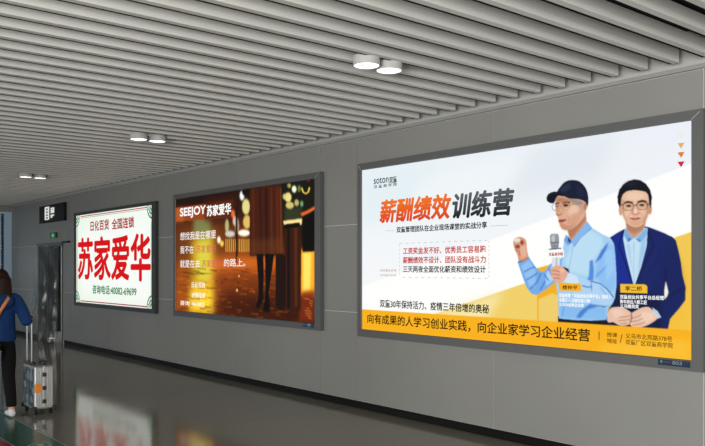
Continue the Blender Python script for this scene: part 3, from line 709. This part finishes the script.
    k.text('李二桥', 625.2, 642.2, 286.0, 290.8, rgb(92, 50, 14), bold=.03, dx=.002)
    wt = rgb(252, 252, 252)
    k.text('双童商学院', 549.0, 563.2, 252.6, 256.0, rgb(176, 50, 56), bold=.03, dx=.002)
    k.text('双童吸管「双童创业共享平台」创始人', 559.2, 611.6, 293.2, 297.0, wt, bold=.03, dx=.002)
    k.text('全国工人日报封面人物', 559.2, 590, 298.0, 301.6, wt, bold=.03, dx=.002)
    k.text('义乌市优秀企业家', 559.2, 584, 302.8, 306.2, wt, bold=.03, dx=.002)
    k.text('双童创业共享平台总经理', 620.2, 664, 294.6, 298.6, wt, bold=.03, dx=.002)
    k.text('青年岗位八婺工匠', 620.2, 647, 299.5, 303.4, wt, bold=.03, dx=.002)
    k.text('义乌精英奖', 620.2, 639, 304.0, 307.8, wt, bold=.03, dx=.002)
    sub(k.build('lettering', M['print'], None), po, bb3)
poster3()
def plaque(t, x0, x1, ya, yb, digits):
    Ya, za = P(x0, ya, FX); Yb = PY(x1, FX); _, zb = P(x0, yb, FX)
    pl = loc(obj('number_plaque', B(FX - .004, FX, Yb, Ya, zb, za), M['navy']), t)
    k = Ink(FX - .005); w = x1 - x0; h = yb - ya
    c = rgb(150, 172, 196)
    k.text(digits, x0 + w * .44, x0 + w * .74, ya + h * .2 + w * .03, yb - h * .2 + w * .03, c, bold=.04, dx=0)
    k.rect(x0 + w * .80, x0 + w * .95, ya + h * .3 + .5, yb - h * .2 + .5, rgb(56, 78, 110))
    k.rect(x0 + w * .07, x0 + w * .12, ya + h * .2, yb - h * .35, rgb(120, 190, 180)); k.rect(x0 + w * .14, x0 + w * .38, ya + h * .4, ya + h * .52, rgb(90, 130, 150))
    me = k.build('lettering', M['plaque_print'], None)
    me.parent = pl; me.matrix_parent_inverse = Matrix.Identity(4)
M['plaque_print'] = print_mat('plaque_print', .6)
plaque(bb3, 658.2, 690.2, 358.9, 364.6, '803')

# ---- middle poster: night street
OUT2 = (PY(173.3, FX), PY(320.2, FX), EYE + .1597 * 7.275 * FX / WX, EYE - .1041 * 7.275 * FX / WX)
INN2 = (PY(176.0, PX), PY(314.9, PX), EYE + .1487 * 7.275 * PX / WX, EYE - .0922 * 7.275 * PX / WX)
bb2 = lightbox('dark orange lightbox poster of a rainy night street, middle one on the wall', OUT2, INN2, M['frame'])
def poster2():
    p = Paint(PX, INN2[0], INN2[1], INN2[3], INN2[2], .0095)
    p.grad((48, 22, 12), (34, 22, 12), (128, 62, 12), (44, 16, 6))
    p.poly([(170, 224), (250, 222), (250, 262), (170, 262)], (122, 64, 18), 12, .9)
    p.poly([(176, 190), (236, 182), (236, 200), (176, 206)], (32, 14, 10), 4, .9)
    p.poly([(205, 258), (302, 250), (302, 272), (205, 276)], (226, 118, 30), 8, .9)
    p.poly([(205, 274), (300, 270), (300, 300), (205, 300)], (150, 72, 18), 10, .8)
    p.poly([(222, 294), (320, 290), (320, 330), (222, 322)], (62, 22, 8), 12, .85)
    p.poly([(170, 262), (190, 258), (190, 318), (170, 314)], (176, 92, 18), 9, .75)
    p.poly([(192, 236), (214, 232), (214, 322), (190, 318)], (226, 186, 44), 10, .85)
    p.poly([(198, 240), (210, 238), (211, 280), (197, 282)], (206, 216, 86), 7, .7)
    p.poly([(190, 290), (212, 287), (212, 322), (188, 316)], (255, 220, 60), 9, .85)
    p.poly([(193, 214), (211, 212), (210, 236), (194, 236)], (134, 150, 98), 6, .75)
    # brand band
    p.poly([(172, 208.6), (233, 200), (233, 217.6), (172, 222.2)], (150, 72, 26), .4)
    p.poly([(205, 200), (236, 196), (236, 220), (205, 220)], (74, 26, 12), 5, .85)
    p.poly([(172, 209), (184, 207), (184, 222), (172, 223)], (196, 104, 40), 3, .6)
    # bokeh left of the coat
    rnd = random.Random(3)
    for (x, y, rx, ry, c, al) in ((242, 196, 2.4, 5, (246, 250, 250), .95), (246, 207, 4, 8, (236, 226, 150), .9), (247, 222, 4, 7, (230, 200, 110), .9), (244, 233, 6, 3.4, (255, 248, 226), 1), (233, 214, 2, 4, (240, 120, 60), .9), (235, 221, 2.4, 5, (236, 206, 196), .85), (230, 234, 5, 3.2, (206, 216, 220), .9), (227, 226, 2, 7, (196, 206, 150), .8), (219, 240, 1.8, 3.6, (255, 250, 232), 1), (222, 243.6, 1.8, 3, (252, 206, 90), 1), (237, 226, 2, 8, (220, 224, 210), .7)):
        p.oval(x, y, rx, ry, c, 1.4, al)
    for i in range(13): p.line([(226 + i * 1.9, 239), (226 + i * 1.9, 252)], .9, (246, 196, 80), .5, .8)
    p.line([(236.5, 205), (236.8, 256)], 2.0, (38, 20, 14), .8, .9); p.line([(236.4, 250), (236.2, 264)], 1.2, (60, 26, 10), .8, .8)
    p.oval(246, 192, 4, 4.4, (20, 10, 8), 1)
    # street texture
    for i in range(420):
        x = rnd.uniform(176, 314); y = rnd.uniform(268, 322); w = rnd.uniform(2, 9)
        c = rnd.choice(((236, 140, 40), (70, 22, 6), (46, 14, 4), (200, 96, 20), (90, 34, 8)))
        p.line([(x, y), (x + w, y + w * .1)], rnd.uniform(.4, 1.1), c, .7, .42)
    p.oval(237, 290, .8, 1.6, (255, 190, 120), .5); p.oval(239, 276, .6, 1.1, (255, 210, 140), .5)
    # right side bokeh
    p.poly([(281, 178), (318, 172), (318, 232), (281, 232)], (26, 26, 18), 1.5)
    p.poly([(284, 208), (302, 206), (302, 222), (284, 224)], (60, 66, 44), 3, .8)
    for (x, y, rx, ry, c) in ((294, 189.5, 2.4, 3.6, (250, 250, 214)), (288, 197.6, 3.4, 5, (236, 222, 140)), (289.6, 205.5, 4.2, 3.6, (214, 196, 120)), (284.5, 197, 2, 3, (216, 200, 130)), (296.5, 203, 2.4, 3.4, (190, 184, 110)), (301.6, 204, 1.6, 3, (120, 170, 130)), (299, 189, 1.6, 3.6, (110, 130, 80)), (308, 180, 1.6, 1.4, (222, 60, 40)), (289, 186, 2, 2.4, (170, 170, 100))):
        p.oval(x, y, rx, ry, c, 1.0, .95)
    p.line([(301.4, 188), (303, 192.5), (305.5, 194), (308, 192.5), (309.4, 187.6)], 1.5, (240, 206, 90), .6)
    p.line([(301, 215), (308, 212), (316, 207.5)], 3.4, (224, 106, 40), .9)
    p.poly([(283, 221), (302, 218.6), (301.5, 225), (284, 226)], (244, 216, 150), .8)
    p.poly([(300, 250), (318, 246), (318, 298), (300, 296)], (250, 172, 44), 2.2); p.poly([(303, 253), (311, 252), (310, 290), (303, 292)], (255, 222, 110), 1.6, .9)
    p.poly([(301, 292), (318, 290), (318, 326), (298, 324)], (120, 46, 12), 3, .9)
    for i in range(9): p.line([(303 + rnd.uniform(0, 9), 298 + i * 2.4), (308 + rnd.uniform(0, 5), 299 + i * 2.4)], .8, (226, 140, 70), .5, .8)
    p.poly([(302.4, 218), (318, 208), (318, 251), (302.4, 252)], (10, 8, 6), .9)
    # coat, legs, suitcase
    p.poly([(249.8, 190), (281, 183), (282.4, 222), (283.6, 254.6), (275, 255.4), (249.6, 256)], (70, 30, 14), .5)
    for x, c in ((253, (92, 42, 20)), (260, (52, 20, 10)), (266, (40, 14, 8)), (271, (96, 46, 20)), (277, (104, 48, 20)), (280.4, (120, 60, 24))): p.line([(x, 188), (x + .8, 254)], 2.0, c, 1.2, .8)
    p.poly([(250, 240), (283, 238), (283.4, 254.4), (250, 255.6)], (110, 62, 24), 3, .5)
    lg = (16, 9, 8)
    p.poly([(256.4, 254), (263.2, 254), (263.6, 276), (263, 292), (263.6, 299), (258, 308.6), (255.8, 306), (258.6, 296), (258.3, 280)], lg, .5)
    p.poly([(265, 254), (274, 254), (271, 276), (268.6, 292), (270, 306), (269, 312), (262.4, 311), (264.8, 300), (265.5, 286)], lg, .5)
    p.poly([(275.6, 254), (284, 254), (284, 309), (279, 310), (275.4, 304)], (34, 16, 10), .7)
    p.poly([(284, 227), (299.6, 224.6), (301, 252), (300.4, 310), (284, 310)], (58, 26, 12), .6); p.poly([(287, 229), (289.6, 229), (290, 308), (287, 308)], (26, 12, 8), .6); p.poly([(294, 228), (297, 228), (297.4, 306), (294.4, 306)], (96, 46, 20), .8, .8)
    p.poly([(284, 224.6), (299.4, 222.6), (299.6, 227), (284, 229)], (12, 8, 8), .5)
    p.line([(284.4, 256), (284.4, 306)], 1.0, (10, 6, 5), .5)
    p.a = 255 * np.clip(p.a / 255 * 1.08, 0, 1) ** 1.1
    po = p.build('poster', M['print'], None); loc(po, bb2)
    k = Ink(PX - .0015); wt = rgb(250, 248, 244); pk = rgb(214, 96, 92)
    k.text('SEEJOY', 180.2, 205.6, 208.6, 218.8, wt, bold=.05)
    k.text('苏家爱华', 207.0, 231.0, 205.8, 216.4, wt, bold=.045)
    def hand(t, x0, x1, y0, y1, c): k.text(t, x0, x1, y0, y1, c, bold=.010, shear=.06)
    hand('想找我是在哪里', 180.2, 216, 232.6, 240.4, wt)
    hand('我不在', 180.2, 193.8, 246.2, 253.8, wt); hand('苏家爱华', 196.4, 216, 245.4, 253.2, pk)
    hand('就是在去', 180.2, 200, 260, 267.6, wt); hand('苏家爱华', 202, 221, 260, 267.2, pk); hand('的路上。', 224, 245.5, 258.8, 266.6, wt)
    y_ = rgb(255, 250, 226)
    k.text('日化百货', 191.8, 205.2, 282.2, 287.4, y_, bold=.03); k.text('全国连锁', 191.8, 205.2, 292.2, 297.4, y_, bold=.03); k.text('咨询 40082', 180.2, 204.4, 300.4, 305, y_, bold=.03)
    sub(k.build('lettering', M['print'], None), po, bb2)
    plaque(bb2, 302.8, 313.6, 322.4, 326.6, '802')
poster2()

# ---- left poster: white with red characters
OUT1 = (PY(73.9, FX), PY(155.2, FX), EYE + .1528 * 7.275 * FX / WX, EYE - .1045 * 7.275 * FX / WX)
INN1 = (PY(76.4, PX), PY(151.9, PX), EYE + .1445 * 7.275 * PX / WX, EYE - .0937 * 7.275 * PX / WX)
bb1 = lightbox('white lightbox poster with big red characters, leftmost on the wall', OUT1, INN1, M['frame_dark'], False)
def poster1():
    p = Paint(PX, INN1[0], INN1[1], INN1[3], INN1[2], .012)
    p.grad((232, 246, 232), (240, 252, 242), (232, 244, 228), (242, 248, 240))
    p.poly([(80, 230), (150, 220), (150, 300), (80, 295)], (250, 252, 248), 12, .8)
    po = p.build('poster', M['print'], None); loc(po, bb1)
    k = Ink(PX - .0015); red = rgb(214, 22, 26); dr_ = rgb(170, 34, 40); gr = rgb(52, 128, 78)
    # border lines between the corner ornaments
    def kl(x0, x1, kk, th, c): k.rect(x0, x1, 268 - kk * (x0 + 284), 268 - (kk - th) * (x0 + 284), c)
    kl(80.5, 147.5, .1418, .0022, dr_); kl(80.5, 147.5, .1372, .0012, rgb(196, 90, 92)); kl(80.5, 147.5, -.0885, .0026, dr_)
    k.rect(77.0, 77.5, 226, 292, rgb(210, 140, 140)); k.rect(150.9, 151.3, 222, 295, rgb(130, 190, 150))
    iy, jy, it, ib = INN1
    for (cy, cz, sy, sz) in ((iy, it, -1, -1), (jy, it, 1, -1), (iy, ib, -1, 1), (jy, ib, 1, 1)):
        for r0, r1 in ((.17, .195), (.11, .132), (.05, .075)):
            n = 14
            a = [(cy + sy * r * math.cos(t), cz + sz * r * 1.15 * math.sin(t)) for r in (r0, r1) for t in np.linspace(0, math.pi / 2, n)]
            k.add(a, [(i, i + 1, n + i + 1, n + i) for i in range(n - 1)], [gr] * len(a))
        for t in (.4, .8, 1.2):
            d = (math.cos(t), math.sin(t) * 1.15); q = (-d[1] * .008, d[0] * .008)
            a = [(cy + sy * (d[0] * r + s_ * q[0]), cz + sz * (d[1] * r + s_ * q[1])) for r, s_ in ((.05, 1), (.05, -1), (.19, -1), (.19, 1))]
            k.add(a, [(0, 1, 2, 3)], [gr] * 4)
    k.text('日化百货', 90.6, 108.9, 221.4, 231.2, dr_, bold=.035); k.text('全国连锁', 112, 134, 219.2, 229.4, dr_, bold=.035)
    _, zt = P(87, 268 - .0805 * 371, PX)
    k.text('苏家爱华', 78.4, 150.2, 268 - .0800 * 362.4, 268 + .0290 * 362.4, red, bold=.034)
    k.text('咨询电话:40082-69699', 92.6, 136.4, 285.0, 293.4, gr, bold=.035)
    sub(k.build('lettering', M['print'], None), po, bb1)
poster1()

# ------------------------------------------------------------------ ceiling downlights in pairs
def downlight(label):
    t = thing('downlight', label, 'ceiling light', (0, 0, 0), 'round ceiling downlights in pairs')
    bm = bmesh.new()
    R = .098; z0 = -.052; z1 = .016; n = 32
    prof = [(R - .008, z0 + .006), (R - .006, z0), (R, z0 + .002), (R, z1), (.01, z1)]
    rings = [[bm.verts.new((r * math.cos(2 * math.pi * i / n), r * math.sin(2 * math.pi * i / n), z)) for i in range(n)] for r, z in prof]
    for a, b_ in zip(rings[:-1], rings[1:]):
        for i in range(n): bm.faces.new((a[i], a[(i + 1) % n], b_[(i + 1) % n], b_[i]))
    obj('housing', bm, M['housing'], t, smooth=False)
    bm = bmesh.new(); cyl(bm, (0, 0, z0 + .004), (0, 0, z0 + .012), R - .007, 32); obj('lens', bm, M['lamp'], t)
    
    for a in (-.03, .03): obj('lens_clip', cyl(bmesh.new(), (a, -a / 3, z0 + .001), (a, -a / 3, z0 + .005), .012, 14), M['lamp_core'], t)
    bm = bmesh.new(); box(bm, R - .002, R + .012, -.012, .012, z0 + .03, z0 + .09, bev=.002); obj('bracket', bm, M['black'], t)
    return t
d0 = None
words_ = ['nearest pair', 'middle pair', 'farthest pair']
spots = []
for j, pair in enumerate((((3.64, 4.273), (3.862, 4.276)), ((3.72, 8.37), (3.947, 8.366)), ((3.856, 13.0), (4.085, 13.01)))):
    for i, (x, yb) in enumerate(pair):
        lab = 'round white downlight on the slatted ceiling, %s one of the %s' % (('left', 'right')[i], words_[j])
        if d0 is None: d0 = downlight(lab); o = d0
        else:
            o = d0.copy(); C.objects.link(o); o['label'] = lab
            for ch in list(d0.children):
                c = ch.copy(); C.objects.link(c); c.parent = o
        o.location = (x, yb, SLZ); spots.append((x, yb))

# ------------------------------------------------------------------ suitcase
sc_ = thing('suitcase', 'silver ribbed aluminium suitcase on wheels beside the person in blue', 'suitcase', (2.655, 8.65, 0))
CW, CD = .21, .40; zb, zt = .055, .525
bm = bmesh.new(); box(bm, 0, CW, 0, CD, zb, zt, bev=.018)
shell = obj('shell', bm, M['alu'], sc_)
for x in (.022, .046, .070, .14, .164, .188): obj('rib', B(x - .006, x + .006, -.004, .004, zb + .03, zt - .03, bev=.002), M['alu'], shell)
for y in np.linspace(.04, CD - .04, 9): obj('rib', B(CW - .004, CW + .004, y - .008, y + .008, zb + .03, zt - .03, bev=.002), M['alu'], shell)
bm = bmesh.new(); box(bm, CW / 2 - .014, CW / 2 + .014, -.006, .01, zb + .004, zt - .004, bev=.003); box(bm, CW / 2 - .014, CW / 2 + .014, .0, CD, zt - .006, zt + .005, bev=.003)
obj('closing_rim', bm, M['chrome'], sc_)
for z in (.14, .285, .43):
    bm = bmesh.new(); box(bm, CW / 2 - .02, CW / 2 + .02, -.016, -.004, z - .022, z + .022, bev=.004); obj('latch', bm, M['black'], sc_)
bm = bmesh.new(); box(bm, -.003, .004, .025, CD - .025, zb + .03, zt - .03, bev=.001); obj('sticker_collage', bm, M['sticker'], sc_)
bm = bmesh.new(); box(bm, .005, .075, -.008, -.003, .235, .335, bev=.001); obj('orange_sticker', bm, M['orange_tag'], sc_)
for x in (.0, CW):
    for y in (.0, CD):
        bm = bmesh.new(); box(bm, x - .022, x + .022, y - .022, y + .022, zb - .012, zb + .035, bev=.008); obj('corner_guard', bm, M['black'], sc_)
for x in (.028, CW - .028):
    for y in (.035, CD - .035):
        bm = bmesh.new(); cyl(bm, (x - .016, y, .024), (x + .016, y, .024), .024, 20); cyl(bm, (x, y, .03), (x, y, zb + .01), .012, 12); obj('wheel', bm, M['black'], sc_)
bm = bmesh.new(); box(bm, CW - .075, CW - .045, .1, .3, zt + .022, zt + .042, bev=.007); box(bm, CW - .07, CW - .05, .1, .125, zt - .005, zt + .03); box(bm, CW - .07, CW - .05, .275, .3, zt - .005, zt + .03)
obj('top_handle', bm, M['black'], sc_)
bm = bmesh.new(); box(bm, .01, .06, .13, .41, zt - .02, zt + .03, bev=.006); obj('handle_housing', bm, M['black'], sc_)
for y in (.19, .355): obj('telescopic_pole', cyl(bmesh.new(), (.03, y, zt), (.03, y, 1.045), .0085, 14), M['chrome'], sc_)
bm = bmesh.new(); cyl(bm, (.03, .175, 1.05), (.03, .37, 1.05), .0125, 16); obj('grip', bm, M['black'], sc_)

# ------------------------------------------------------------------ person
def skin_obj(chains):
    """chains: lists of (co, r); returns evaluated mesh of a Skin + Subsurf surface for each chain, joined in a bmesh"""
    out = bmesh.new()
    for ch in chains:
        me = bpy.data.meshes.new('s'); me.from_pydata([c for c, r in ch], [(i, i + 1) for i in range(len(ch) - 1)], [])
        o = bpy.data.objects.new('s', me); C.objects.link(o)
        md = o.modifiers.new('k', 'SKIN'); md.use_smooth_shade = True
        for i, (c, r) in enumerate(ch):
            rr = r if isinstance(r, tuple) else (r, r)
            me.skin_vertices[0].data[i].radius = rr
            me.skin_vertices[0].data[i].use_root = (i == 0)
        sb = o.modifiers.new('s', 'SUBSURF'); sb.levels = 2; sb.render_levels = 2
        bpy.context.view_layer.update()
        m2 = bpy.data.meshes.new_from_object(o.evaluated_get(bpy.context.evaluated_depsgraph_get()))
        out.from_mesh(m2)
        bpy.data.objects.remove(o); bpy.data.meshes.remove(me); bpy.data.meshes.remove(m2)
    return out
def fuse(name, bm, m, parent, vox, smooth_it=6):
    me = bpy.data.meshes.new(name); bm.to_mesh(me); bm.free()
    o = bpy.data.objects.new('f', me); C.objects.link(o)
    r = o.modifiers.new('r', 'REMESH'); r.mode = 'VOXEL'; r.voxel_size = vox; r.use_smooth_shade = True
    s = o.modifiers.new('s', 'SMOOTH'); s.iterations = smooth_it; s.factor = .5
    bpy.context.view_layer.update()
    m2 = bpy.data.meshes.new_from_object(o.evaluated_get(bpy.context.evaluated_depsgraph_get()))
    bpy.data.objects.remove(o); bpy.data.meshes.remove(me)
    for p in m2.polygons: p.use_smooth = True
    m2.name = name
    return link(name, m2, parent, [m])
PC = (2.345, 8.79, 0)
pe = thing('person', 'person seen from behind in a blue sweatshirt and black trousers pulling a suitcase', 'person', PC)
SHR, SHL = (.155, 0, 1.275), (-.155, 0, 1.275)
ELR, ELL = (.235, -.15, 1.0), (-.215, -.03, .99)
GR = (2.685 - PC[0], 8.85 - PC[1], 1.05)             # near end of the suitcase grip
WRR = (GR[0] - .055, GR[1] - .005, 1.062); WRL = (-.225, .07, .77)
hipR, hipL = (.085, 0, .80), (-.085, 0, .80)
knR, knL = (.085, -.0, .44), (-.085, .16, .45)
anR, anL = (.085, -.11, .085), (-.085, .26, .085)
body = skin_obj([
    [((0, 0, .90), (.10, .075)), ((0, 0, .98), (.105, .08)), ((0, -.005, 1.15), (.135, .095)), ((0, -.01, 1.26), (.12, .07)), ((0, -.005, 1.33), .05), ((0, .01, 1.40), .048)],
    [((.03, 0, 1.25), .06), (SHR, .052), (((SHR[0] + ELR[0]) / 2, -.07, 1.14), .042), (ELR, .036), (((ELR[0] + WRR[0]) / 2, (ELR[1] + WRR[1]) / 2, 1.025), .032), (WRR, .022), ((GR[0] - .032, GR[1] + .02, 1.07), (.018, .032))],
    [((-.03, 0, 1.25), .06), (SHL, .052), ((-.185, -.015, 1.13), .042), (ELL, .036), ((-.22, .02, .88), .031), (WRL, .022), ((-.225, .085, .70), (.016, .032))],
    [((.05, 0, .84), .07), (hipR, .07), ((.086, 0, .62), .06), (knR, .05), ((.085, -.07, .28), .047), (anR, .034), ((.085, -.11, .055), .035)],
    [((-.05, 0, .84), .07), (hipL, .07), ((-.086, .08, .62), .06), (knL, .05), ((-.085, .20, .28), .047), (anL, .034), ((-.085, .265, .055), .035)],
])
ell(body, (0, .015, 1.462), (.072, .088, .107), 28)                     # skull
ell(body, (0, .045, 1.415), (.05, .052, .058), 20)                      # jaw
ell(body, (0, .104, 1.452), (.012, .016, .022), 12)                     # nose
for s_ in (1, -1): ell(body, (s_ * .073, .01, 1.455), (.012, .02, .03), 12)   # ears
fing = []
for i, (l, dy) in enumerate(((.9, 0.003), (1.0, .024), (.96, .044), (.82, .062))):
    y = GR[1] + dy
    fing.append([((GR[0] - .034, y, 1.072), .010), ((GR[0] - .006, y, 1.079), .0095), ((GR[0] + .020, y, 1.068), .009), ((GR[0] + .022, y, 1.068 - .022 * l), .0085), ((GR[0] + .010, y, 1.068 - .036 * l), .008)])
fing.append([((GR[0] - .045, GR[1], 1.06), .012), ((GR[0] - .026, GR[1] - .002, 1.035), .0105), ((GR[0] - .004, GR[1] + .006, 1.026), .0095), ((GR[0] + .012, GR[1] + .014, 1.030), .008)])
for i, (l, dy) in enumerate(((.075, -.026), (.083, -.008), (.078, .010), (.062, .027))):
    y = .085 + dy; fing.append([((-.225, y, .685), .010), ((-.222, y + .004, .685 - l * .5), .009), ((-.212, y + .006, .685 - l * .82), .0085), ((-.202, y + .004, .685 - l), .008)])
fing.append([((-.222, .07, .74), .012), ((-.215, .115, .715), .0105), ((-.208, .128, .685), .009), ((-.203, .130, .665), .008)])
fb = skin_obj(fing); tmp = bpy.data.meshes.new('t'); fb.to_mesh(tmp); fb.free(); body.from_mesh(tmp); bpy.data.meshes.remove(tmp)
fuse('body', body, M['skin'], pe, .0055, 3)
for s_ in (1, -1): obj('eye', ell(bmesh.new(), (s_ * .03, .098, 1.468), (.011, .006, .007), 12), M['eye'], pe, True)
bm = bmesh.new(); ell(bm, (0, .094, 1.408), (.022, .008, .008), 12); obj('mouth', bm, M['lip'], pe, True)
# hair: cap plus long fall down the back
hb = bmesh.new()
ell(hb, (0, -.012, 1.485), (.088, .094, .098), 28)
for i in range(11):
    a = math.pi * (i / 10) ; x = .082 * math.cos(a); y = -.03 - .068 * math.sin(a)
    tmpb = skin_obj([[((x * .9, y, 1.50), .028), ((x * 1.05, y - .005, 1.36), .027), ((x * 1.0, y - .016 + .004 * (i % 3), 1.25), .024), ((x * .93, y - .024, 1.15 + .012 * (i % 3)), .012)]])
    tm = bpy.data.meshes.new('t'); tmpb.to_mesh(tm); tmpb.free(); hb.from_mesh(tm); bpy.data.meshes.remove(tm)
fuse('hair', hb, M['hair'], pe, .008, 3)
# sweatshirt with hood
jk = skin_obj([
    [((0, 0, .765), (.185, .125)), ((0, 0, .86), (.18, .12)), ((0, 0, 1.0), (.165, .115)), ((0, -.005, 1.15), (.165, .115)), ((0, -.01, 1.255), (.145, .09)), ((0, -.008, 1.31), (.08, .065)), ((0, -.004, 1.335), (.065, .06))],
    [((.05, 0, 1.24), .085), (SHR, .075), ((.20, -.075, 1.14), .07), ((ELR[0], ELR[1] - .005, ELR[2] - .005), .066), (((ELR[0] + WRR[0]) / 2, (ELR[1] + WRR[1]) / 2 - .005, 1.02), .058), ((WRR[0] - .015, WRR[1] - .02, 1.055), .042), ((WRR[0], WRR[1], 1.06), .036)],
    [((-.05, 0, 1.24), .085), (SHL, .075), ((-.19, -.02, 1.13), .07), (ELL, .064), ((-.225, .02, .88), .056), ((-.228, .06, .795), .042), ((-.228, .066, .775), .038)],
])
ell(jk, (0, -.105, 1.235), (.115, .05, .085), 24)        # folded hood
fuse('sweatshirt', jk, M['denim'], pe, .009, 4)
tr = skin_obj([
    [((0, 0, .92), (.145, .105)), ((0, 0, .80), (.155, .12)), ((0, 0, .70), (.13, .10))],
    [((.06, 0, .80), .09), (hipR, .098), ((.087, 0, .62), .084), (knR, .07), ((.085, -.06, .28), .064), ((.085, -.105, .13), .058), ((.085, -.11, .105), .055)],
    [((-.06, 0, .80), .09), (hipL, .098), ((-.087, .08, .62), .084), (knL, .07), ((-.085, .195, .28), .064), ((-.085, .255, .13), .058), ((-.085, .26, .105), .055)],
])
fuse('trousers', tr, M['trousers'], pe, .009, 4)
for a in (anR, anL):
    sb = skin_obj([[((a[0], a[1] - .055, .042), (.036, .036)), ((a[0], a[1] - .01, .05), (.040, .044)), ((a[0], a[1] + .07, .042), (.042, .036)), ((a[0], a[1] + .145, .034), (.036, .028)), ((a[0], a[1] + .175, .03), (.022, .022))], [((a[0], a[1], .05), .04), ((a[0], a[1], .105), .044)]])
    for v in sb.verts:
        if v.co.z < .0: v.co.z = .0
    s1 = fuse('shoe', sb, M['shoe'], pe, .007, 2)
    for v in s1.data.vertices:
        if v.co.z < .002: v.co.z = .002
# bag worn across the back: strap over the right shoulder, pouch on the left hip
bg = thing('crossbody_bag', 'tan crossbody bag strap worn diagonally over the blue sweatshirt', 'bag', PC)
bm = bmesh.new()
pts = [(.085, .06, 1.30), (.088, .0, 1.337), (.07, -.075, 1.325), (.045, -.145, 1.27), (-.0, -.165, 1.21), (-.05, -.15, 1.12), (-.10, -.15, 1.0), (-.13, -.165, .88), (-.15, -.175, .80)]
L = [bm.verts.new((x - .012, y, z + .012)) for x, y, z in pts]; R_ = [bm.verts.new((x + .012, y, z - .012)) for x, y, z in pts]
L2 = [bm.verts.new((x - .012, y - .008, z + .012)) for x, y, z in pts]; R2 = [bm.verts.new((x + .012, y - .008, z - .012)) for x, y, z in pts]
for i in range(len(pts) - 1):
    for a, b_ in ((L, R_), (R_, R2), (R2, L2), (L2, L)): bm.faces.new((a[i], a[i + 1], b_[i + 1], b_[i]))
obj('strap', bm, M['strap'], bg, True)
bm = bmesh.new(); box(bm, -.26, -.06, -.235, -.155, .64, .82, bev=.02); obj('pouch', bm, M['strap'], bg)

# ------------------------------------------------------------------ light
w = bpy.data.worlds.new('sky'); S.world = w; w.use_nodes = True
bgn = w.node_tree.nodes['Background']; bgn.inputs[0].default_value = (0.80, 0.90, 1.0, 1); bgn.inputs[1].default_value = 0.40
def area(name, loc_, rot, sx, sy, pw, col=(1, 1, 1)):
    l = bpy.data.lights.new(name, 'AREA'); l.shape = 'RECTANGLE'; l.size = sx; l.size_y = sy; l.energy = pw; l.color = col
    o = bpy.data.objects.new(name, l); C.objects.link(o); o.location = loc_; o.rotation_euler = rot; return o
# added area lights at the made-up rear and left-wall openings
for a, b_ in rb: area('added_rear_light', ((a + b_) / 2, YB + .05, 1.6), (math.radians(90), 0, 0), b_ - a, 2.5, 120, (1.0, .99, .97))
for (a, b_), pw in zip(added_wins, (120, 690, 40, 60, 75, 60)): area('added_side_light', (XL + .05, (a + b_) / 2, 1.6), (math.radians(90), 0, math.radians(-90)), b_ - a, 1.4, pw, (1.0, .99, .97))
for x, y in spots:
    l = bpy.data.lights.new('downlight_beam', 'SPOT'); l.energy = 12; l.spot_size = math.radians(100); l.spot_blend = .6; l.shadow_soft_size = .06; l.color = (1, .97, .92)
    o = bpy.data.objects.new('downlight_beam', l); C.objects.link(o); o.location = (x, y, SLZ - .075)

# ------------------------------------------------------------------ camera
cam = bpy.data.cameras.new('camera'); co = bpy.data.objects.new('camera', cam); C.objects.link(co)
co.location = (0, 0, EYE); co.rotation_euler = (math.radians(90), 0, -YAW)
cam.sensor_width = 36; cam.lens = F / 705 * 36; cam.shift_y = (HY - 223) / 705; cam.clip_start = .05
S.camera = co
S.view_settings.view_transform = 'Standard'; S.view_settings.look = 'None'; S.view_settings.exposure = 0; S.view_settings.gamma = 1
S.view_settings.use_curve_mapping = False
